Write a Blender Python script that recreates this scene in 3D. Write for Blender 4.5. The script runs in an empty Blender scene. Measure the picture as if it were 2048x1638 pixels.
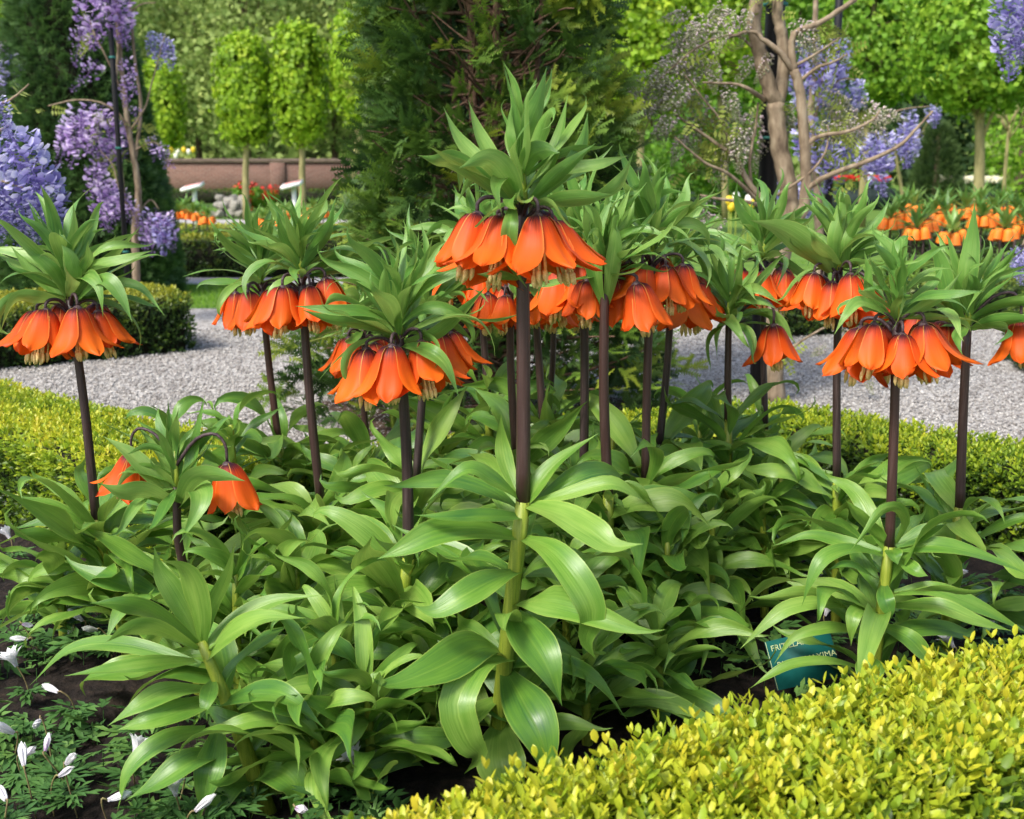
import bpy, math, random
import numpy as np
from mathutils import Vector, Matrix

scene = bpy.context.scene
COL = scene.collection
R = math.radians

# ------------------------------------------------------------------ camera
CAM_H = 1.0
FPX = 2300.0                      # focal length in photo pixels (photo 2048 x 1638)
PITCH = math.atan(479.0 / FPX)
cam_data = bpy.data.cameras.new('camera')
cam_data.sensor_width = 36.0
cam_data.lens = 36.0 * FPX / 2048.0
cam_data.clip_start = 0.05
cam_data.clip_end = 600.0
cam_data.dof.use_dof = True
cam_data.dof.focus_distance = 2.05
cam_data.dof.aperture_fstop = 7.5
cam = bpy.data.objects.new('camera', cam_data)
cam.location = (0, 0, CAM_H)
cam.rotation_euler = (math.pi / 2 - PITCH, 0, 0)
COL.objects.link(cam)
scene.camera = cam

# ------------------------------------------------------------------ sky, sun, exposure
SUN_ELEV, SUN_AZ = R(50), R(-138)      # azimuth measured from +Y towards +X: behind the camera, to its left
world = bpy.data.worlds.new('World')
scene.world = world
world.use_nodes = True
wn = world.node_tree
bg = wn.nodes['Background']
sky = wn.nodes.new('ShaderNodeTexSky')
sky.sky_type = 'NISHITA'
sky.sun_disc = False
sky.sun_elevation = SUN_ELEV
sky.sun_rotation = SUN_AZ
sky.air_density = 1.0
sky.dust_density = 3.0
sky.ozone_density = 1.0
wn.links.new(sky.outputs[0], bg.inputs[0])
bg.inputs[1].default_value = 0.15
sun_data = bpy.data.lights.new('sun', 'SUN')
sun_data.energy = 2.4
sun_data.angle = R(14)
sun_data.color = (1.0, 0.965, 0.91)
sun = bpy.data.objects.new('sun', sun_data)
sun_dir = Vector((math.sin(SUN_AZ) * math.cos(SUN_ELEV), math.cos(SUN_AZ) * math.cos(SUN_ELEV), math.sin(SUN_ELEV)))
sun.rotation_euler = sun_dir.to_track_quat('Z', 'Y').to_euler()
sun.location = sun_dir * 30
COL.objects.link(sun)
scene.view_settings.view_transform = 'Standard'
scene.view_settings.look = 'None'
scene.view_settings.exposure = 0.95
scene.view_settings.gamma = 1.0
scene.cycles.max_bounces = 6
scene.cycles.diffuse_bounces = 3
scene.cycles.glossy_bounces = 2
scene.cycles.transmission_bounces = 4
scene.cycles.transparent_max_bounces = 4
scene.cycles.caustics_reflective = False
scene.cycles.caustics_refractive = False

# ------------------------------------------------------------------ pixel helpers (photo pixels -> world)
CP, SP = math.cos(PITCH), math.sin(PITCH)
def ray(x, y):
    a, b = (x - 1024.0), -(y - 819.0)
    return Vector((a, FPX * CP + b * SP, -FPX * SP + b * CP))
def P(x, y, Y):
    d = ray(x, y)
    return Vector((0, 0, CAM_H)) + d * (Y / d.y)
def G(x, y, z=0.0):
    d = ray(x, y)
    return Vector((0, 0, CAM_H)) + d * ((z - CAM_H) / d.z)
def XZ(x, Y, z):
    """world point at depth Y, height z that shows at picture column x"""
    c = Y * CP + (CAM_H - z) * SP
    return Vector(((x - 1024.0) / FPX * c, Y, z))

# ------------------------------------------------------------------ object helpers
def link(o, parent=None):
    COL.objects.link(o)
    if parent is not None:
        o.parent = parent
    return o
def tag(o, label, cat, group=None):
    o['label'] = label
    o['category'] = cat
    if group:
        o['group'] = group
    return o
def thing(name, loc, label, cat, group=None):
    o = bpy.data.objects.new(name, None)
    o.empty_display_size = 0.05
    o.location = loc
    link(o)
    return tag(o, label, cat, group)
def mobj(name, mesh, parent=None, loc=(0, 0, 0), rot=(0, 0, 0), scale=(1, 1, 1), kind=None):
    o = bpy.data.objects.new(name, mesh)
    o.location = loc
    o.rotation_euler = rot
    o.scale = scale if hasattr(scale, '__len__') else (scale,) * 3
    if kind:
        o['kind'] = kind
    return link(o, parent)

def make_mesh(name, V, F, mat, tone=None, uv=None, smooth=True):
    """V (n,3); F (m,3) or (m,4) int array; uv per vertex"""
    V = np.ascontiguousarray(np.asarray(V, dtype=np.float32))
    F = np.ascontiguousarray(np.asarray(F, dtype=np.int32))
    me = bpy.data.meshes.new(name)
    k = F.shape[1]
    me.vertices.add(len(V))
    me.vertices.foreach_set('co', V.ravel())
    me.loops.add(F.size)
    me.loops.foreach_set('vertex_index', F.ravel())
    me.polygons.add(len(F))
    me.polygons.foreach_set('loop_start', np.arange(0, F.size, k, dtype=np.int32))
    me.update(calc_edges=True)
    if smooth:
        me.polygons.foreach_set('use_smooth', np.ones(len(F), dtype=bool))
    if tone is not None:
        at = me.attributes.new('tone', 'FLOAT', 'POINT')
        at.data.foreach_set('value', np.asarray(tone, dtype=np.float32))
    if uv is not None:
        ul = me.uv_layers.new(name='UVMap')
        ul.data.foreach_set('uv', np.asarray(uv, dtype=np.float32)[F.ravel()].ravel())
    if mat is not None:
        me.materials.append(mat)
    return me

def merge(parts):
    """parts: list of (V, F, tone)"""
    off = 0
    Vs, Fs, Ts = [], [], []
    for p in parts:
        Vs.append(p[0]); Fs.append(np.asarray(p[1]) + off); off += len(p[0])
        Ts.append(p[2] if len(p) > 2 and p[2] is not None else np.full(len(p[0]), 0.5))
    return np.concatenate(Vs), np.concatenate(Fs), np.concatenate(Ts)

def box_vf(cx, cy, cz, sx, sy, sz):
    V = np.array([[x, y, z] for x in (-.5, .5) for y in (-.5, .5) for z in (-.5, .5)]) * [sx, sy, sz] + [cx, cy, cz]
    F = np.array([[0, 1, 3, 2], [4, 6, 7, 5], [0, 4, 5, 1], [2, 3, 7, 6], [0, 2, 6, 4], [1, 5, 7, 3]])
    return V, F

def tube_vf(pts, radii, n=8, cap=True, rib=0.0, ribn=0, rng=None):
    """quads only; smooth tube along pts"""
    pts = np.asarray([tuple(p) for p in pts], dtype=float)
    m = len(pts)
    rad = np.asarray(radii, dtype=float) if hasattr(radii, '__len__') else np.full(m, radii)
    T = np.gradient(pts, axis=0)
    T /= np.linalg.norm(T, axis=1)[:, None] + 1e-12
    ref = np.array([1.0, 0, 0]) if abs(T[0][0]) < 0.8 else np.array([0, 1.0, 0])
    N = ref - T[0] * ref.dot(T[0]); N /= np.linalg.norm(N)
    V = []
    for i in range(m):
        N = N - T[i] * N.dot(T[i]); N /= np.linalg.norm(N) + 1e-12
        B = np.cross(T[i], N)
        for k in range(n):
            a = 2 * math.pi * k / n
            r = rad[i] * (1 + rib * math.cos(ribn * a))
            V.append(pts[i] + r * (math.cos(a) * N + math.sin(a) * B))
    F = []
    for i in range(m - 1):
        for k in range(n):
            k2 = (k + 1) % n
            F.append([i * n + k, i * n + k2, (i + 1) * n + k2, (i + 1) * n + k])
    if cap:
        for row, flip in ((0, True), (m - 1, False)):
            c = len(V)
            V.append(pts[row])
            for k in range(0, n, 2):
                q = [c, row * n + k, row * n + (k + 1) % n, row * n + (k + 2) % n]
                F.append(q[::-1] if flip else q)
    return np.array(V), np.array(F)

def smooth_path(pts, n):
    """Catmull-Rom through pts, n samples"""
    p = np.asarray([tuple(q) for q in pts], dtype=float)
    if len(p) == 2:
        t = np.linspace(0, 1, n)[:, None]
        return p[0] * (1 - t) + p[1] * t
    p = np.vstack([2 * p[0] - p[1], p, 2 * p[-1] - p[-2]])
    segs = len(p) - 3
    out = []
    for t in np.linspace(0, segs - 1e-6, n):
        i = int(t); f = t - i
        a, b, c, d = p[i], p[i + 1], p[i + 2], p[i + 3]
        out.append(0.5 * ((2 * b) + (-a + c) * f + (2 * a - 5 * b + 4 * c - d) * f * f + (-a + 3 * b - 3 * c + d) * f ** 3))
    return np.array(out)

def frames(D, rng, spin=None):
    """rotation matrices whose local Z follows directions D (m,3), spun at random"""
    m = len(D)
    D = D / (np.linalg.norm(D, axis=1)[:, None] + 1e-9)
    ref = np.where(np.abs(D[:, 2:3]) < 0.9, np.array([[0, 0, 1.0]]), np.array([[1.0, 0, 0]]))
    X = np.cross(ref, D); X /= np.linalg.norm(X, axis=1)[:, None] + 1e-9
    Y = np.cross(D, X)
    a = rng.uniform(0, 2 * math.pi, m) if spin is None else spin
    ca, sa = np.cos(a)[:, None], np.sin(a)[:, None]
    X2, Y2 = X * ca + Y * sa, -X * sa + Y * ca
    return np.stack([X2, Y2, D], axis=2)          # columns

def scatter(bases, locs, rots, scales, tones, rng, leafjit=0.12):
    """bases: list of (V,F,tone); returns merged (V,F,tone)"""
    m = len(locs)
    which = rng.integers(0, len(bases), m)
    out = []
    for b, base in enumerate(bases):
        idx = np.nonzero(which == b)[0]
        if len(idx) == 0:
            continue
        V, F = base[0], np.asarray(base[1])
        bt = base[2] if len(base) > 2 and base[2] is not None else np.zeros(len(V))
        W = np.einsum('mij,vj->mvi', rots[idx], V) * scales[idx][:, None, None] + locs[idx][:, None, :]
        nf = (F[None] + (np.arange(len(idx)) * len(V))[:, None, None]).reshape(-1, F.shape[1])
        t = (tones[idx][:, None] + bt[None]).ravel()
        out.append((W.reshape(-1, 3), nf, t))
    return merge(out)

# ------------------------------------------------------------------ materials
def new_mat(name):
    m = bpy.data.materials.new(name)
    m.use_nodes = True
    nt = m.node_tree
    for n in list(nt.nodes):
        nt.nodes.remove(n)
    out = nt.nodes.new('ShaderNodeOutputMaterial')
    return m, nt, out
def N(nt, typ, **kw):
    n = nt.nodes.new(typ)
    for k, v in kw.items():
        if k.startswith('i_'):
            n.inputs[k[2:].replace('_', ' ')].default_value = v
        else:
            setattr(n, k, v)
    return n
def ramp(nt, fac, stops, interp='LINEAR'):
    r = nt.nodes.new('ShaderNodeValToRGB')
    r.color_ramp.interpolation = interp
    el = r.color_ramp.elements
    while len(el) < len(stops):
        el.new(0.5)
    for e, (p, c) in zip(el, stops):
        e.position = p
        e.color = (c[0], c[1], c[2], 1)
    if fac is not None:
        nt.links.new(fac, r.inputs[0])
    return r.outputs[0]
def mixc(nt, fac, a, b, mode='MIX'):
    n = nt.nodes.new('ShaderNodeMix')
    n.data_type = 'RGBA'
    n.blend_type = mode
    for s, v in ((n.inputs[0], fac), (n.inputs[6], a), (n.inputs[7], b)):
        if isinstance(v, (int, float)):
            s.default_value = v
        elif isinstance(v, tuple):
            s.default_value = (*v, 1)
        else:
            nt.links.new(v, s)
    return n.outputs[2]
def math_n(nt, op, a, b=None, clamp=False):
    n = nt.nodes.new('ShaderNodeMath')
    n.operation = op
    n.use_clamp = clamp
    for s, v in zip(n.inputs, (a, b)):
        if v is None:
            continue
        if isinstance(v, (int, float)):
            s.default_value = v
        else:
            nt.links.new(v, s)
    return n.outputs[0]
def finish(nt, out, color, rough=0.5, spec=0.5, trans=0.0, trans_col=None, bump=None, bump_str=0.3, bump_dist=0.001):
    b = nt.nodes.new('ShaderNodeBsdfPrincipled')
    if isinstance(color, tuple):
        b.inputs['Base Color'].default_value = (*color, 1)
    else:
        nt.links.new(color, b.inputs['Base Color'])
    if isinstance(rough, (int, float)):
        b.inputs['Roughness'].default_value = rough
    else:
        nt.links.new(rough, b.inputs['Roughness'])
    b.inputs['Specular IOR Level'].default_value = spec
    nrm = None
    if bump is not None:
        bn = nt.nodes.new('ShaderNodeBump')
        bn.inputs['Strength'].default_value = bump_str
        bn.inputs['Distance'].default_value = bump_dist
        nt.links.new(bump, bn.inputs['Height'])
        nrm = bn.outputs[0]
        nt.links.new(nrm, b.inputs['Normal'])
    sh = b.outputs[0]
    if trans > 0:
        t = nt.nodes.new('ShaderNodeBsdfTranslucent')
        tc = trans_col if trans_col is not None else color
        if isinstance(tc, tuple):
            t.inputs[0].default_value = (*tc, 1)
        else:
            nt.links.new(tc, t.inputs[0])
        if nrm is not None:
            nt.links.new(nrm, t.inputs['Normal'])
        mx = nt.nodes.new('ShaderNodeMixShader')
        mx.inputs[0].default_value = trans
        nt.links.new(sh, mx.inputs[1]); nt.links.new(t.outputs[0], mx.inputs[2])
        sh = mx.outputs[0]
    nt.links.new(sh, out.inputs[0])

def tone_mat(name, stops, rough=0.5, spec=0.35, trans=0.25):
    m, nt, out = new_mat(name)
    a = N(nt, 'ShaderNodeAttribute', attribute_name='tone')
    c = ramp(nt, a.outputs['Fac'], stops)
    finish(nt, out, c, rough, spec, trans)
    return m
def noise_mat(name, stops, scale=8.0, detail=6.0, rough=0.8, spec=0.25, bump=0.4, dist=0.01, stretch=None, coord='Object'):
    m, nt, out = new_mat(name)
    tc = N(nt, 'ShaderNodeTexCoord')
    v = tc.outputs[coord]
    if stretch:
        mp = N(nt, 'ShaderNodeMapping')
        mp.inputs['Scale'].default_value = stretch
        nt.links.new(v, mp.inputs[0]); v = mp.outputs[0]
    nz = N(nt, 'ShaderNodeTexNoise')
    nz.inputs['Scale'].default_value = scale
    nz.inputs['Detail'].default_value = detail
    nt.links.new(v, nz.inputs['Vector'])
    c = ramp(nt, nz.outputs['Fac'], stops)
    finish(nt, out, c, rough, spec, bump=nz.outputs['Fac'], bump_str=bump, bump_dist=dist)
    return m

def lily_leaf_mat(name, dark, mid, light, edge, trans=0.28, rough=0.36):
    """broad strap leaf: fine lengthwise veins, paler rim, plant-to-plant variation"""
    m, nt, out = new_mat(name)
    uv = N(nt, 'ShaderNodeUVMap')
    sep = N(nt, 'ShaderNodeSeparateXYZ')
    nt.links.new(uv.outputs[0], sep.inputs[0])
    u, v = sep.outputs[0], sep.outputs[1]
    oi = N(nt, 'ShaderNodeObjectInfo')
    # veins: noise stretched along the blade
    mp = N(nt, 'ShaderNodeMapping')
    mp.inputs['Scale'].default_value = (26.0, 1.3, 1.0)
    nt.links.new(uv.outputs[0], mp.inputs[0])
    off = N(nt, 'ShaderNodeCombineXYZ')
    nt.links.new(math_n(nt, 'MULTIPLY', oi.outputs['Random'], 37.0), off.inputs[2])
    nt.links.new(off.outputs[0], mp.inputs['Location'])
    vein = N(nt, 'ShaderNodeTexNoise')
    vein.inputs['Scale'].default_value = 1.0
    vein.inputs['Detail'].default_value = 3.0
    nt.links.new(mp.outputs[0], vein.inputs['Vector'])
    # broad patches
    mp2 = N(nt, 'ShaderNodeMapping')
    mp2.inputs['Scale'].default_value = (1.6, 2.2, 1.0)
    nt.links.new(uv.outputs[0], mp2.inputs[0]); nt.links.new(off.outputs[0], mp2.inputs['Location'])
    patch = N(nt, 'ShaderNodeTexNoise')
    patch.inputs['Scale'].default_value = 1.4
    nt.links.new(mp2.outputs[0], patch.inputs['Vector'])
    f = math_n(nt, 'ADD', math_n(nt, 'MULTIPLY', vein.outputs[0], 0.52), math_n(nt, 'MULTIPLY', patch.outputs[0], 0.62))
    f = math_n(nt, 'ADD', f, math_n(nt, 'MULTIPLY', math_n(nt, 'SUBTRACT', oi.outputs['Random'], 0.5), 0.38))
    c = ramp(nt, f, [(0.2, dark), (0.52, mid), (0.88, light)])
    # midrib and rim
    du = math_n(nt, 'ABSOLUTE', math_n(nt, 'SUBTRACT', u, 0.5))
    rim = math_n(nt, 'MULTIPLY', math_n(nt, 'SUBTRACT', du, 0.462), 22.0, clamp=True)
    c = mixc(nt, math_n(nt, 'MULTIPLY', rim, 0.75), c, edge)
    rib = math_n(nt, 'SUBTRACT', 1.0, math_n(nt, 'MULTIPLY', du, 26.0), clamp=True)
    c = mixc(nt, math_n(nt, 'MULTIPLY', rib, 0.14), c, edge)
    h = math_n(nt, 'SUBTRACT', vein.outputs[0], math_n(nt, 'MULTIPLY', rib, 0.4))
    tcol = mixc(nt, 0.45, c, edge)
    finish(nt, out, c, rough, 0.5, trans, tcol, bump=h, bump_str=0.42, bump_dist=0.0014)
    return m

M = {}
M['leaf'] = lily_leaf_mat('fritillary_leaf', (0.042, 0.140, 0.028), (0.122, 0.268, 0.031), (0.265, 0.42, 0.075), (0.38, 0.50, 0.09), trans=0.30, rough=0.36)
M['crown'] = lily_leaf_mat('fritillary_crown_leaf', (0.050, 0.150, 0.032), (0.120, 0.275, 0.042), (0.27, 0.43, 0.10), (0.40, 0.52, 0.12), trans=0.33, rough=0.36)

def petal_mat():
    m, nt, out = new_mat('fritillary_petal')
    uv = N(nt, 'ShaderNodeUVMap')
    sep = N(nt, 'ShaderNodeSeparateXYZ')
    nt.links.new(uv.outputs[0], sep.inputs[0])
    u, v = sep.outputs[0], sep.outputs[1]
    oi = N(nt, 'ShaderNodeObjectInfo')
    mp = N(nt, 'ShaderNodeMapping')
    mp.inputs['Scale'].default_value = (22.0, 2.0, 1.0)
    nt.links.new(uv.outputs[0], mp.inputs[0])
    off = N(nt, 'ShaderNodeCombineXYZ')
    nt.links.new(math_n(nt, 'MULTIPLY', oi.outputs['Random'], 51.0), off.inputs[2])
    nt.links.new(off.outputs[0], mp.inputs['Location'])
    vein = N(nt, 'ShaderNodeTexNoise')
    vein.inputs['Scale'].default_value = 1.0
    vein.inputs['Detail'].default_value = 4.0
    nt.links.new(mp.outputs[0], vein.inputs['Vector'])
    jit = math_n(nt, 'MULTIPLY', math_n(nt, 'SUBTRACT', vein.outputs[0], 0.5), 0.3)
    vv = math_n(nt, 'ADD', v, jit)
    c = ramp(nt, vv, [(0.0, (0.035, 0.012, 0.022)), (0.09, (0.075, 0.014, 0.018)), (0.19, (0.42, 0.040, 0.010)),
                      (0.36, (0.70, 0.080, 0.008)), (0.8, (0.80, 0.125, 0.008)), (1.0, (0.80, 0.105, 0.010))])
    hue = ramp(nt, oi.outputs['Random'], [(0.0, (0.66, 0.055, 0.008)), (1.0, (0.86, 0.21, 0.010))])
    mid = math_n(nt, 'MULTIPLY', math_n(nt, 'SUBTRACT', vv, 0.22), 1.6, clamp=True)
    c = mixc(nt, math_n(nt, 'MULTIPLY', mid, 0.42), c, hue)
    du = math_n(nt, 'ABSOLUTE', math_n(nt, 'SUBTRACT', u, 0.5))
    rim = math_n(nt, 'MULTIPLY', math_n(nt, 'SUBTRACT', du, 0.435), 16.0, clamp=True)
    top = math_n(nt, 'SUBTRACT', 1.0, math_n(nt, 'MULTIPLY', v, 1.35), clamp=True)
    c = mixc(nt, math_n(nt, 'MULTIPLY', math_n(nt, 'MULTIPLY', rim, top), 0.95), c, (0.80, 0.48, 0.10))
    finish(nt, out, c, 0.5, 0.22, 0.33, None, bump=vein.outputs[0], bump_str=0.25, bump_dist=0.001)
    return m
M['petal'] = petal_mat()
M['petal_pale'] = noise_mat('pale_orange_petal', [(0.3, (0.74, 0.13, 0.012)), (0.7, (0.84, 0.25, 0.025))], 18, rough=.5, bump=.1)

def stalk_mat(name, a, b, c2, rough=0.5):
    m, nt, out = new_mat(name)
    tc = N(nt, 'ShaderNodeTexCoord')
    oi = N(nt, 'ShaderNodeObjectInfo')
    mp = N(nt, 'ShaderNodeMapping')
    mp.inputs['Scale'].default_value = (300, 300, 9)
    nt.links.new(tc.outputs['Object'], mp.inputs[0])
    nz = N(nt, 'ShaderNodeTexNoise')
    nz.inputs['Scale'].default_value = 1.0
    nz.inputs['Detail'].default_value = 5.0
    nt.links.new(mp.outputs[0], nz.inputs['Vector'])
    nz2 = N(nt, 'ShaderNodeTexNoise')
    nz2.inputs['Scale'].default_value = 900.0
    nt.links.new(tc.outputs['Object'], nz2.inputs['Vector'])
    f = math_n(nt, 'ADD', math_n(nt, 'MULTIPLY', nz.outputs[0], 0.7), math_n(nt, 'MULTIPLY', nz2.outputs[0], 0.3))
    col = ramp(nt, f, [(0.3, a), (0.5, b), (0.75, c2)])
    col = mixc(nt, math_n(nt, 'MULTIPLY', oi.outputs['Random'], 0.5), col, (0.075, 0.028, 0.018)) if name == 'dark_stalk' else col
    finish(nt, out, col, rough, 0.4, bump=f, bump_str=0.5, bump_dist=0.0015)
    return m
M['stalk'] = stalk_mat('dark_stalk', (0.012, 0.008, 0.010), (0.030, 0.019, 0.019), (0.085, 0.062, 0.060), 0.42)
M['stem'] = stalk_mat('green_stem', (0.11, 0.17, 0.018), (0.23, 0.29, 0.028), (0.34, 0.37, 0.05), 0.45)
M['pedicel'] = noise_mat('purple_pedicel', [(0.3, (0.03, 0.016, 0.022)), (0.7, (0.09, 0.06, 0.06))], 300, rough=0.5, bump=0.2, dist=0.001)
M['stamen'] = noise_mat('stamen', [(0.3, (0.62, 0.42, 0.12)), (0.7, (0.80, 0.66, 0.32))], 400, rough=0.6, bump=0.3, dist=0.001)
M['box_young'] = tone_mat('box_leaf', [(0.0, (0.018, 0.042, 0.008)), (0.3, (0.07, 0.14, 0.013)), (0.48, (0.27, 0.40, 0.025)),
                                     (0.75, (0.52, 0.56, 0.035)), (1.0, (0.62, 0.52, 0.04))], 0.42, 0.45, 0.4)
M['box_dark'] = tone_mat('dark_box_leaf', [(0.0, (0.013, 0.034, 0.008)), (0.4, (0.045, 0.095, 0.014)), (0.7, (0.14, 0.20, 0.02)),
                                     (1.0, (0.36, 0.36, 0.03))], 0.45, 0.4, 0.25)
M['core'] = noise_mat('twig_core', [(0.3, (0.010, 0.011, 0.006)), (0.7, (0.03, 0.028, 0.012))], 60, rough=0.9)
M['yew'] = tone_mat('yew_needle', [(0.0, (0.022, 0.055, 0.014)), (0.4, (0.055, 0.12, 0.018)), (0.75, (0.12, 0.21, 0.024)), (1.0, (0.24, 0.30, 0.03))], 0.5, 0.35, 0.3)
M['cone'] = tone_mat('clipped_yew', [(0.0, (0.028, 0.070, 0.022)), (0.5, (0.068, 0.145, 0.036)), (1.0, (0.13, 0.24, 0.05))], 0.5, 0.35, 0.25)
M['lime'] = tone_mat('fresh_tree_leaf', [(0.0, (0.10, 0.20, 0.010)), (0.5, (0.25, 0.42, 0.018)), (1.0, (0.46, 0.58, 0.04))], 0.5, 0.3, 0.4)
M['green'] = tone_mat('summer_tree_leaf', [(0.0, (0.06, 0.16, 0.014)), (0.5, (0.16, 0.33, 0.022)), (1.0, (0.32, 0.48, 0.04))], 0.5, 0.3, 0.38)
M['wood_leaf'] = tone_mat('woodland_leaf', [(0.0, (0.15, 0.23, 0.065)), (0.5, (0.29, 0.39, 0.11)), (1.0, (0.46, 0.53, 0.16))], 0.6, 0.2, 0.4)
M['wood_dark'] = tone_mat('dark_conifer', [(0.0, (0.02, 0.045, 0.016)), (0.5, (0.05, 0.095, 0.028)), (1.0, (0.10, 0.16, 0.04))], 0.6, 0.2, 0.2)
M['bark'] = noise_mat('brown_bark', [(0.3, (0.05, 0.033, 0.02)), (0.7, (0.15, 0.105, 0.065))], 40, rough=0.85, bump=0.7, dist=0.01, stretch=(1, 1, 0.25))
M['pale_bark'] = noise_mat('greenish_pale_bark', [(0.3, (0.15, 0.14, 0.055)), (0.7, (0.33, 0.29, 0.13))], 14, rough=0.8, bump=0.4, dist=0.01, stretch=(1, 1, 0.3))
M['wist_bark'] = noise_mat('wisteria_bark', [(0.3, (0.12, 0.085, 0.055)), (0.55, (0.25, 0.19, 0.125)), (0.75, (0.35, 0.29, 0.20))], 38, detail=8, rough=0.8, bump=0.7, dist=0.006, stretch=(1, 1, 0.35))
M['twig'] = noise_mat('yew_twig', [(0.3, (0.07, 0.04, 0.026)), (0.7, (0.18, 0.11, 0.07))], 60, rough=0.9)
M['post'] = noise_mat('black_post', [(0.3, (0.006, 0.006, 0.008)), (0.7, (0.018, 0.017, 0.018))], 40, rough=0.5, bump=0.3, dist=0.003, stretch=(1, 1, 0.1))
M['wist_blue'] = tone_mat('blue_wisteria', [(0.0, (0.16, 0.12, 0.36)), (0.4, (0.34, 0.30, 0.62)), (0.7, (0.50, 0.48, 0.76)), (1.0, (0.74, 0.73, 0.86))], 0.6, 0.2, 0.35)
M['wist_pink'] = tone_mat('mauve_wisteria', [(0.0, (0.18, 0.10, 0.28)), (0.4, (0.38, 0.24, 0.54)), (0.7, (0.56, 0.42, 0.70)), (1.0, (0.80, 0.70, 0.86))], 0.6, 0.2, 0.35)
M['wist_bud'] = tone_mat('wisteria_bud', [(0.0, (0.22, 0.27, 0.09)), (0.4, (0.38, 0.40, 0.22)), (0.7, (0.52, 0.47, 0.40)), (1.0, (0.78, 0.60, 0.66))], 0.65, 0.2, 0.25)
M['young_leaf'] = tone_mat('young_bronze_leaf', [(0.0, (0.14, 0.14, 0.03)), (0.5, (0.24, 0.30, 0.05)), (1.0, (0.36, 0.40, 0.09))], 0.5, 0.3, 0.35)
M['anem_leaf'] = tone_mat('anemone_leaf', [(0.0, (0.035, 0.09, 0.025)), (0.5, (0.07, 0.17, 0.04)), (1.0, (0.16, 0.29, 0.06))], 0.5, 0.3, 0.25)
M['anem_petal'] = tone_mat('anemone_petal', [(0.0, (0.66, 0.48, 0.68)), (0.4, (0.83, 0.80, 0.84)), (1.0, (0.88, 0.88, 0.87))], 0.55, 0.3, 0.35)
M['anem_stem'] = noise_mat('anemone_stem', [(0.3, (0.16, 0.10, 0.06)), (0.7, (0.26, 0.24, 0.09))], 60, rough=0.6)
M['yellow'] = noise_mat('yellow_petal', [(0.3, (0.70, 0.46, 0.02)), (0.7, (0.82, 0.60, 0.05))], 60, rough=0.5)
M['white_petal'] = noise_mat('white_tulip', [(0.3, (0.75, 0.72, 0.60)), (0.7, (0.84, 0.82, 0.74))], 60, rough=0.5)
# ================================================================== THE SETTING
def sheet(name, poly, z, mat, thick=None):
    V = np.array([[x, y, z] for x, y in poly])
    me = bpy.data.meshes.new(name)
    me.from_pydata([tuple(v) for v in V], [], [list(range(len(V)))])
    me.materials.append(mat)
    o = mobj(name, me)
    o['kind'] = 'structure'
    return o

def gravel_mat():
    m, nt, out = new_mat('gravel')
    tc = N(nt, 'ShaderNodeTexCoord')
    vo = N(nt, 'ShaderNodeTexVoronoi')
    vo.inputs['Scale'].default_value = 62.0
    nt.links.new(tc.outputs['Object'], vo.inputs['Vector'])
    sep = N(nt, 'ShaderNodeSeparateColor')
    nt.links.new(vo.outputs['Color'], sep.inputs[0])
    c = ramp(nt, sep.outputs[0], [(0.0, (0.17, 0.155, 0.14)), (0.5, (0.36, 0.34, 0.315)), (0.85, (0.46, 0.44, 0.41)), (1.0, (0.60, 0.58, 0.54))])
    nz = N(nt, 'ShaderNodeTexNoise')
    nz.inputs['Scale'].default_value = 2.5
    nt.links.new(tc.outputs['Object'], nz.inputs['Vector'])
    c = mixc(nt, math_n(nt, 'MULTIPLY', nz.outputs[0], 0.35), c, (0.26, 0.225, 0.18))
    h = math_n(nt, 'SUBTRACT', 1.0, vo.outputs['Distance'])
    finish(nt, out, c, 0.9, 0.2, bump=h, bump_str=0.8, bump_dist=0.012)
    return m
M['gravel'] = gravel_mat()
M['pebble'] = tone_mat('pebble', [(0.0, (0.13, 0.115, 0.10)), (0.35, (0.30, 0.28, 0.26)), (0.75, (0.44, 0.42, 0.39)), (1.0, (0.66, 0.64, 0.60))], 0.85, 0.25, 0.0)
M['lawn'] = noise_mat('lawn', [(0.3, (0.06, 0.13, 0.018)), (0.7, (0.13, 0.22, 0.03))], 3.0, detail=9, rough=0.9, bump=0.6, dist=0.03)
M['soil'] = noise_mat('dark_soil', [(0.3, (0.006, 0.004, 0.003)), (0.55, (0.016, 0.011, 0.008)), (0.8, (0.045, 0.031, 0.021))], 40.0, detail=10, rough=0.95, bump=1.0, dist=0.02)
M['path'] = noise_mat('pale_path', [(0.3, (0.30, 0.28, 0.27)), (0.7, (0.42, 0.40, 0.385))], 20.0, detail=8, rough=0.9, bump=0.4, dist=0.005)

sheet('ground', [(-300, -60), (300, -60), (300, 400), (-300, 400)], -0.012, M['lawn'])
sheet('gravel_path', [(-9, -1), (9, -1), (9, 7.2), (2.9, 8.5), (-1.2, 8.5), (-9, 8.4)], -0.004, M['gravel'])
sheet('path_strip', [(-9, 10.35), (-0.4, 10.35), (-0.4, 10.98), (-9, 10.98)], -0.004, M['path'])
sheet('far_path', [(-14, 22.3), (-1.0, 22.3), (-1.0, 24.1), (-14, 24.1)], -0.004, M['path'])
sheet('right_path', [(4.9, 13.6), (7.0, 13.8), (7.0, 15.2), (4.9, 14.9)], -0.004, M['path'])

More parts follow.
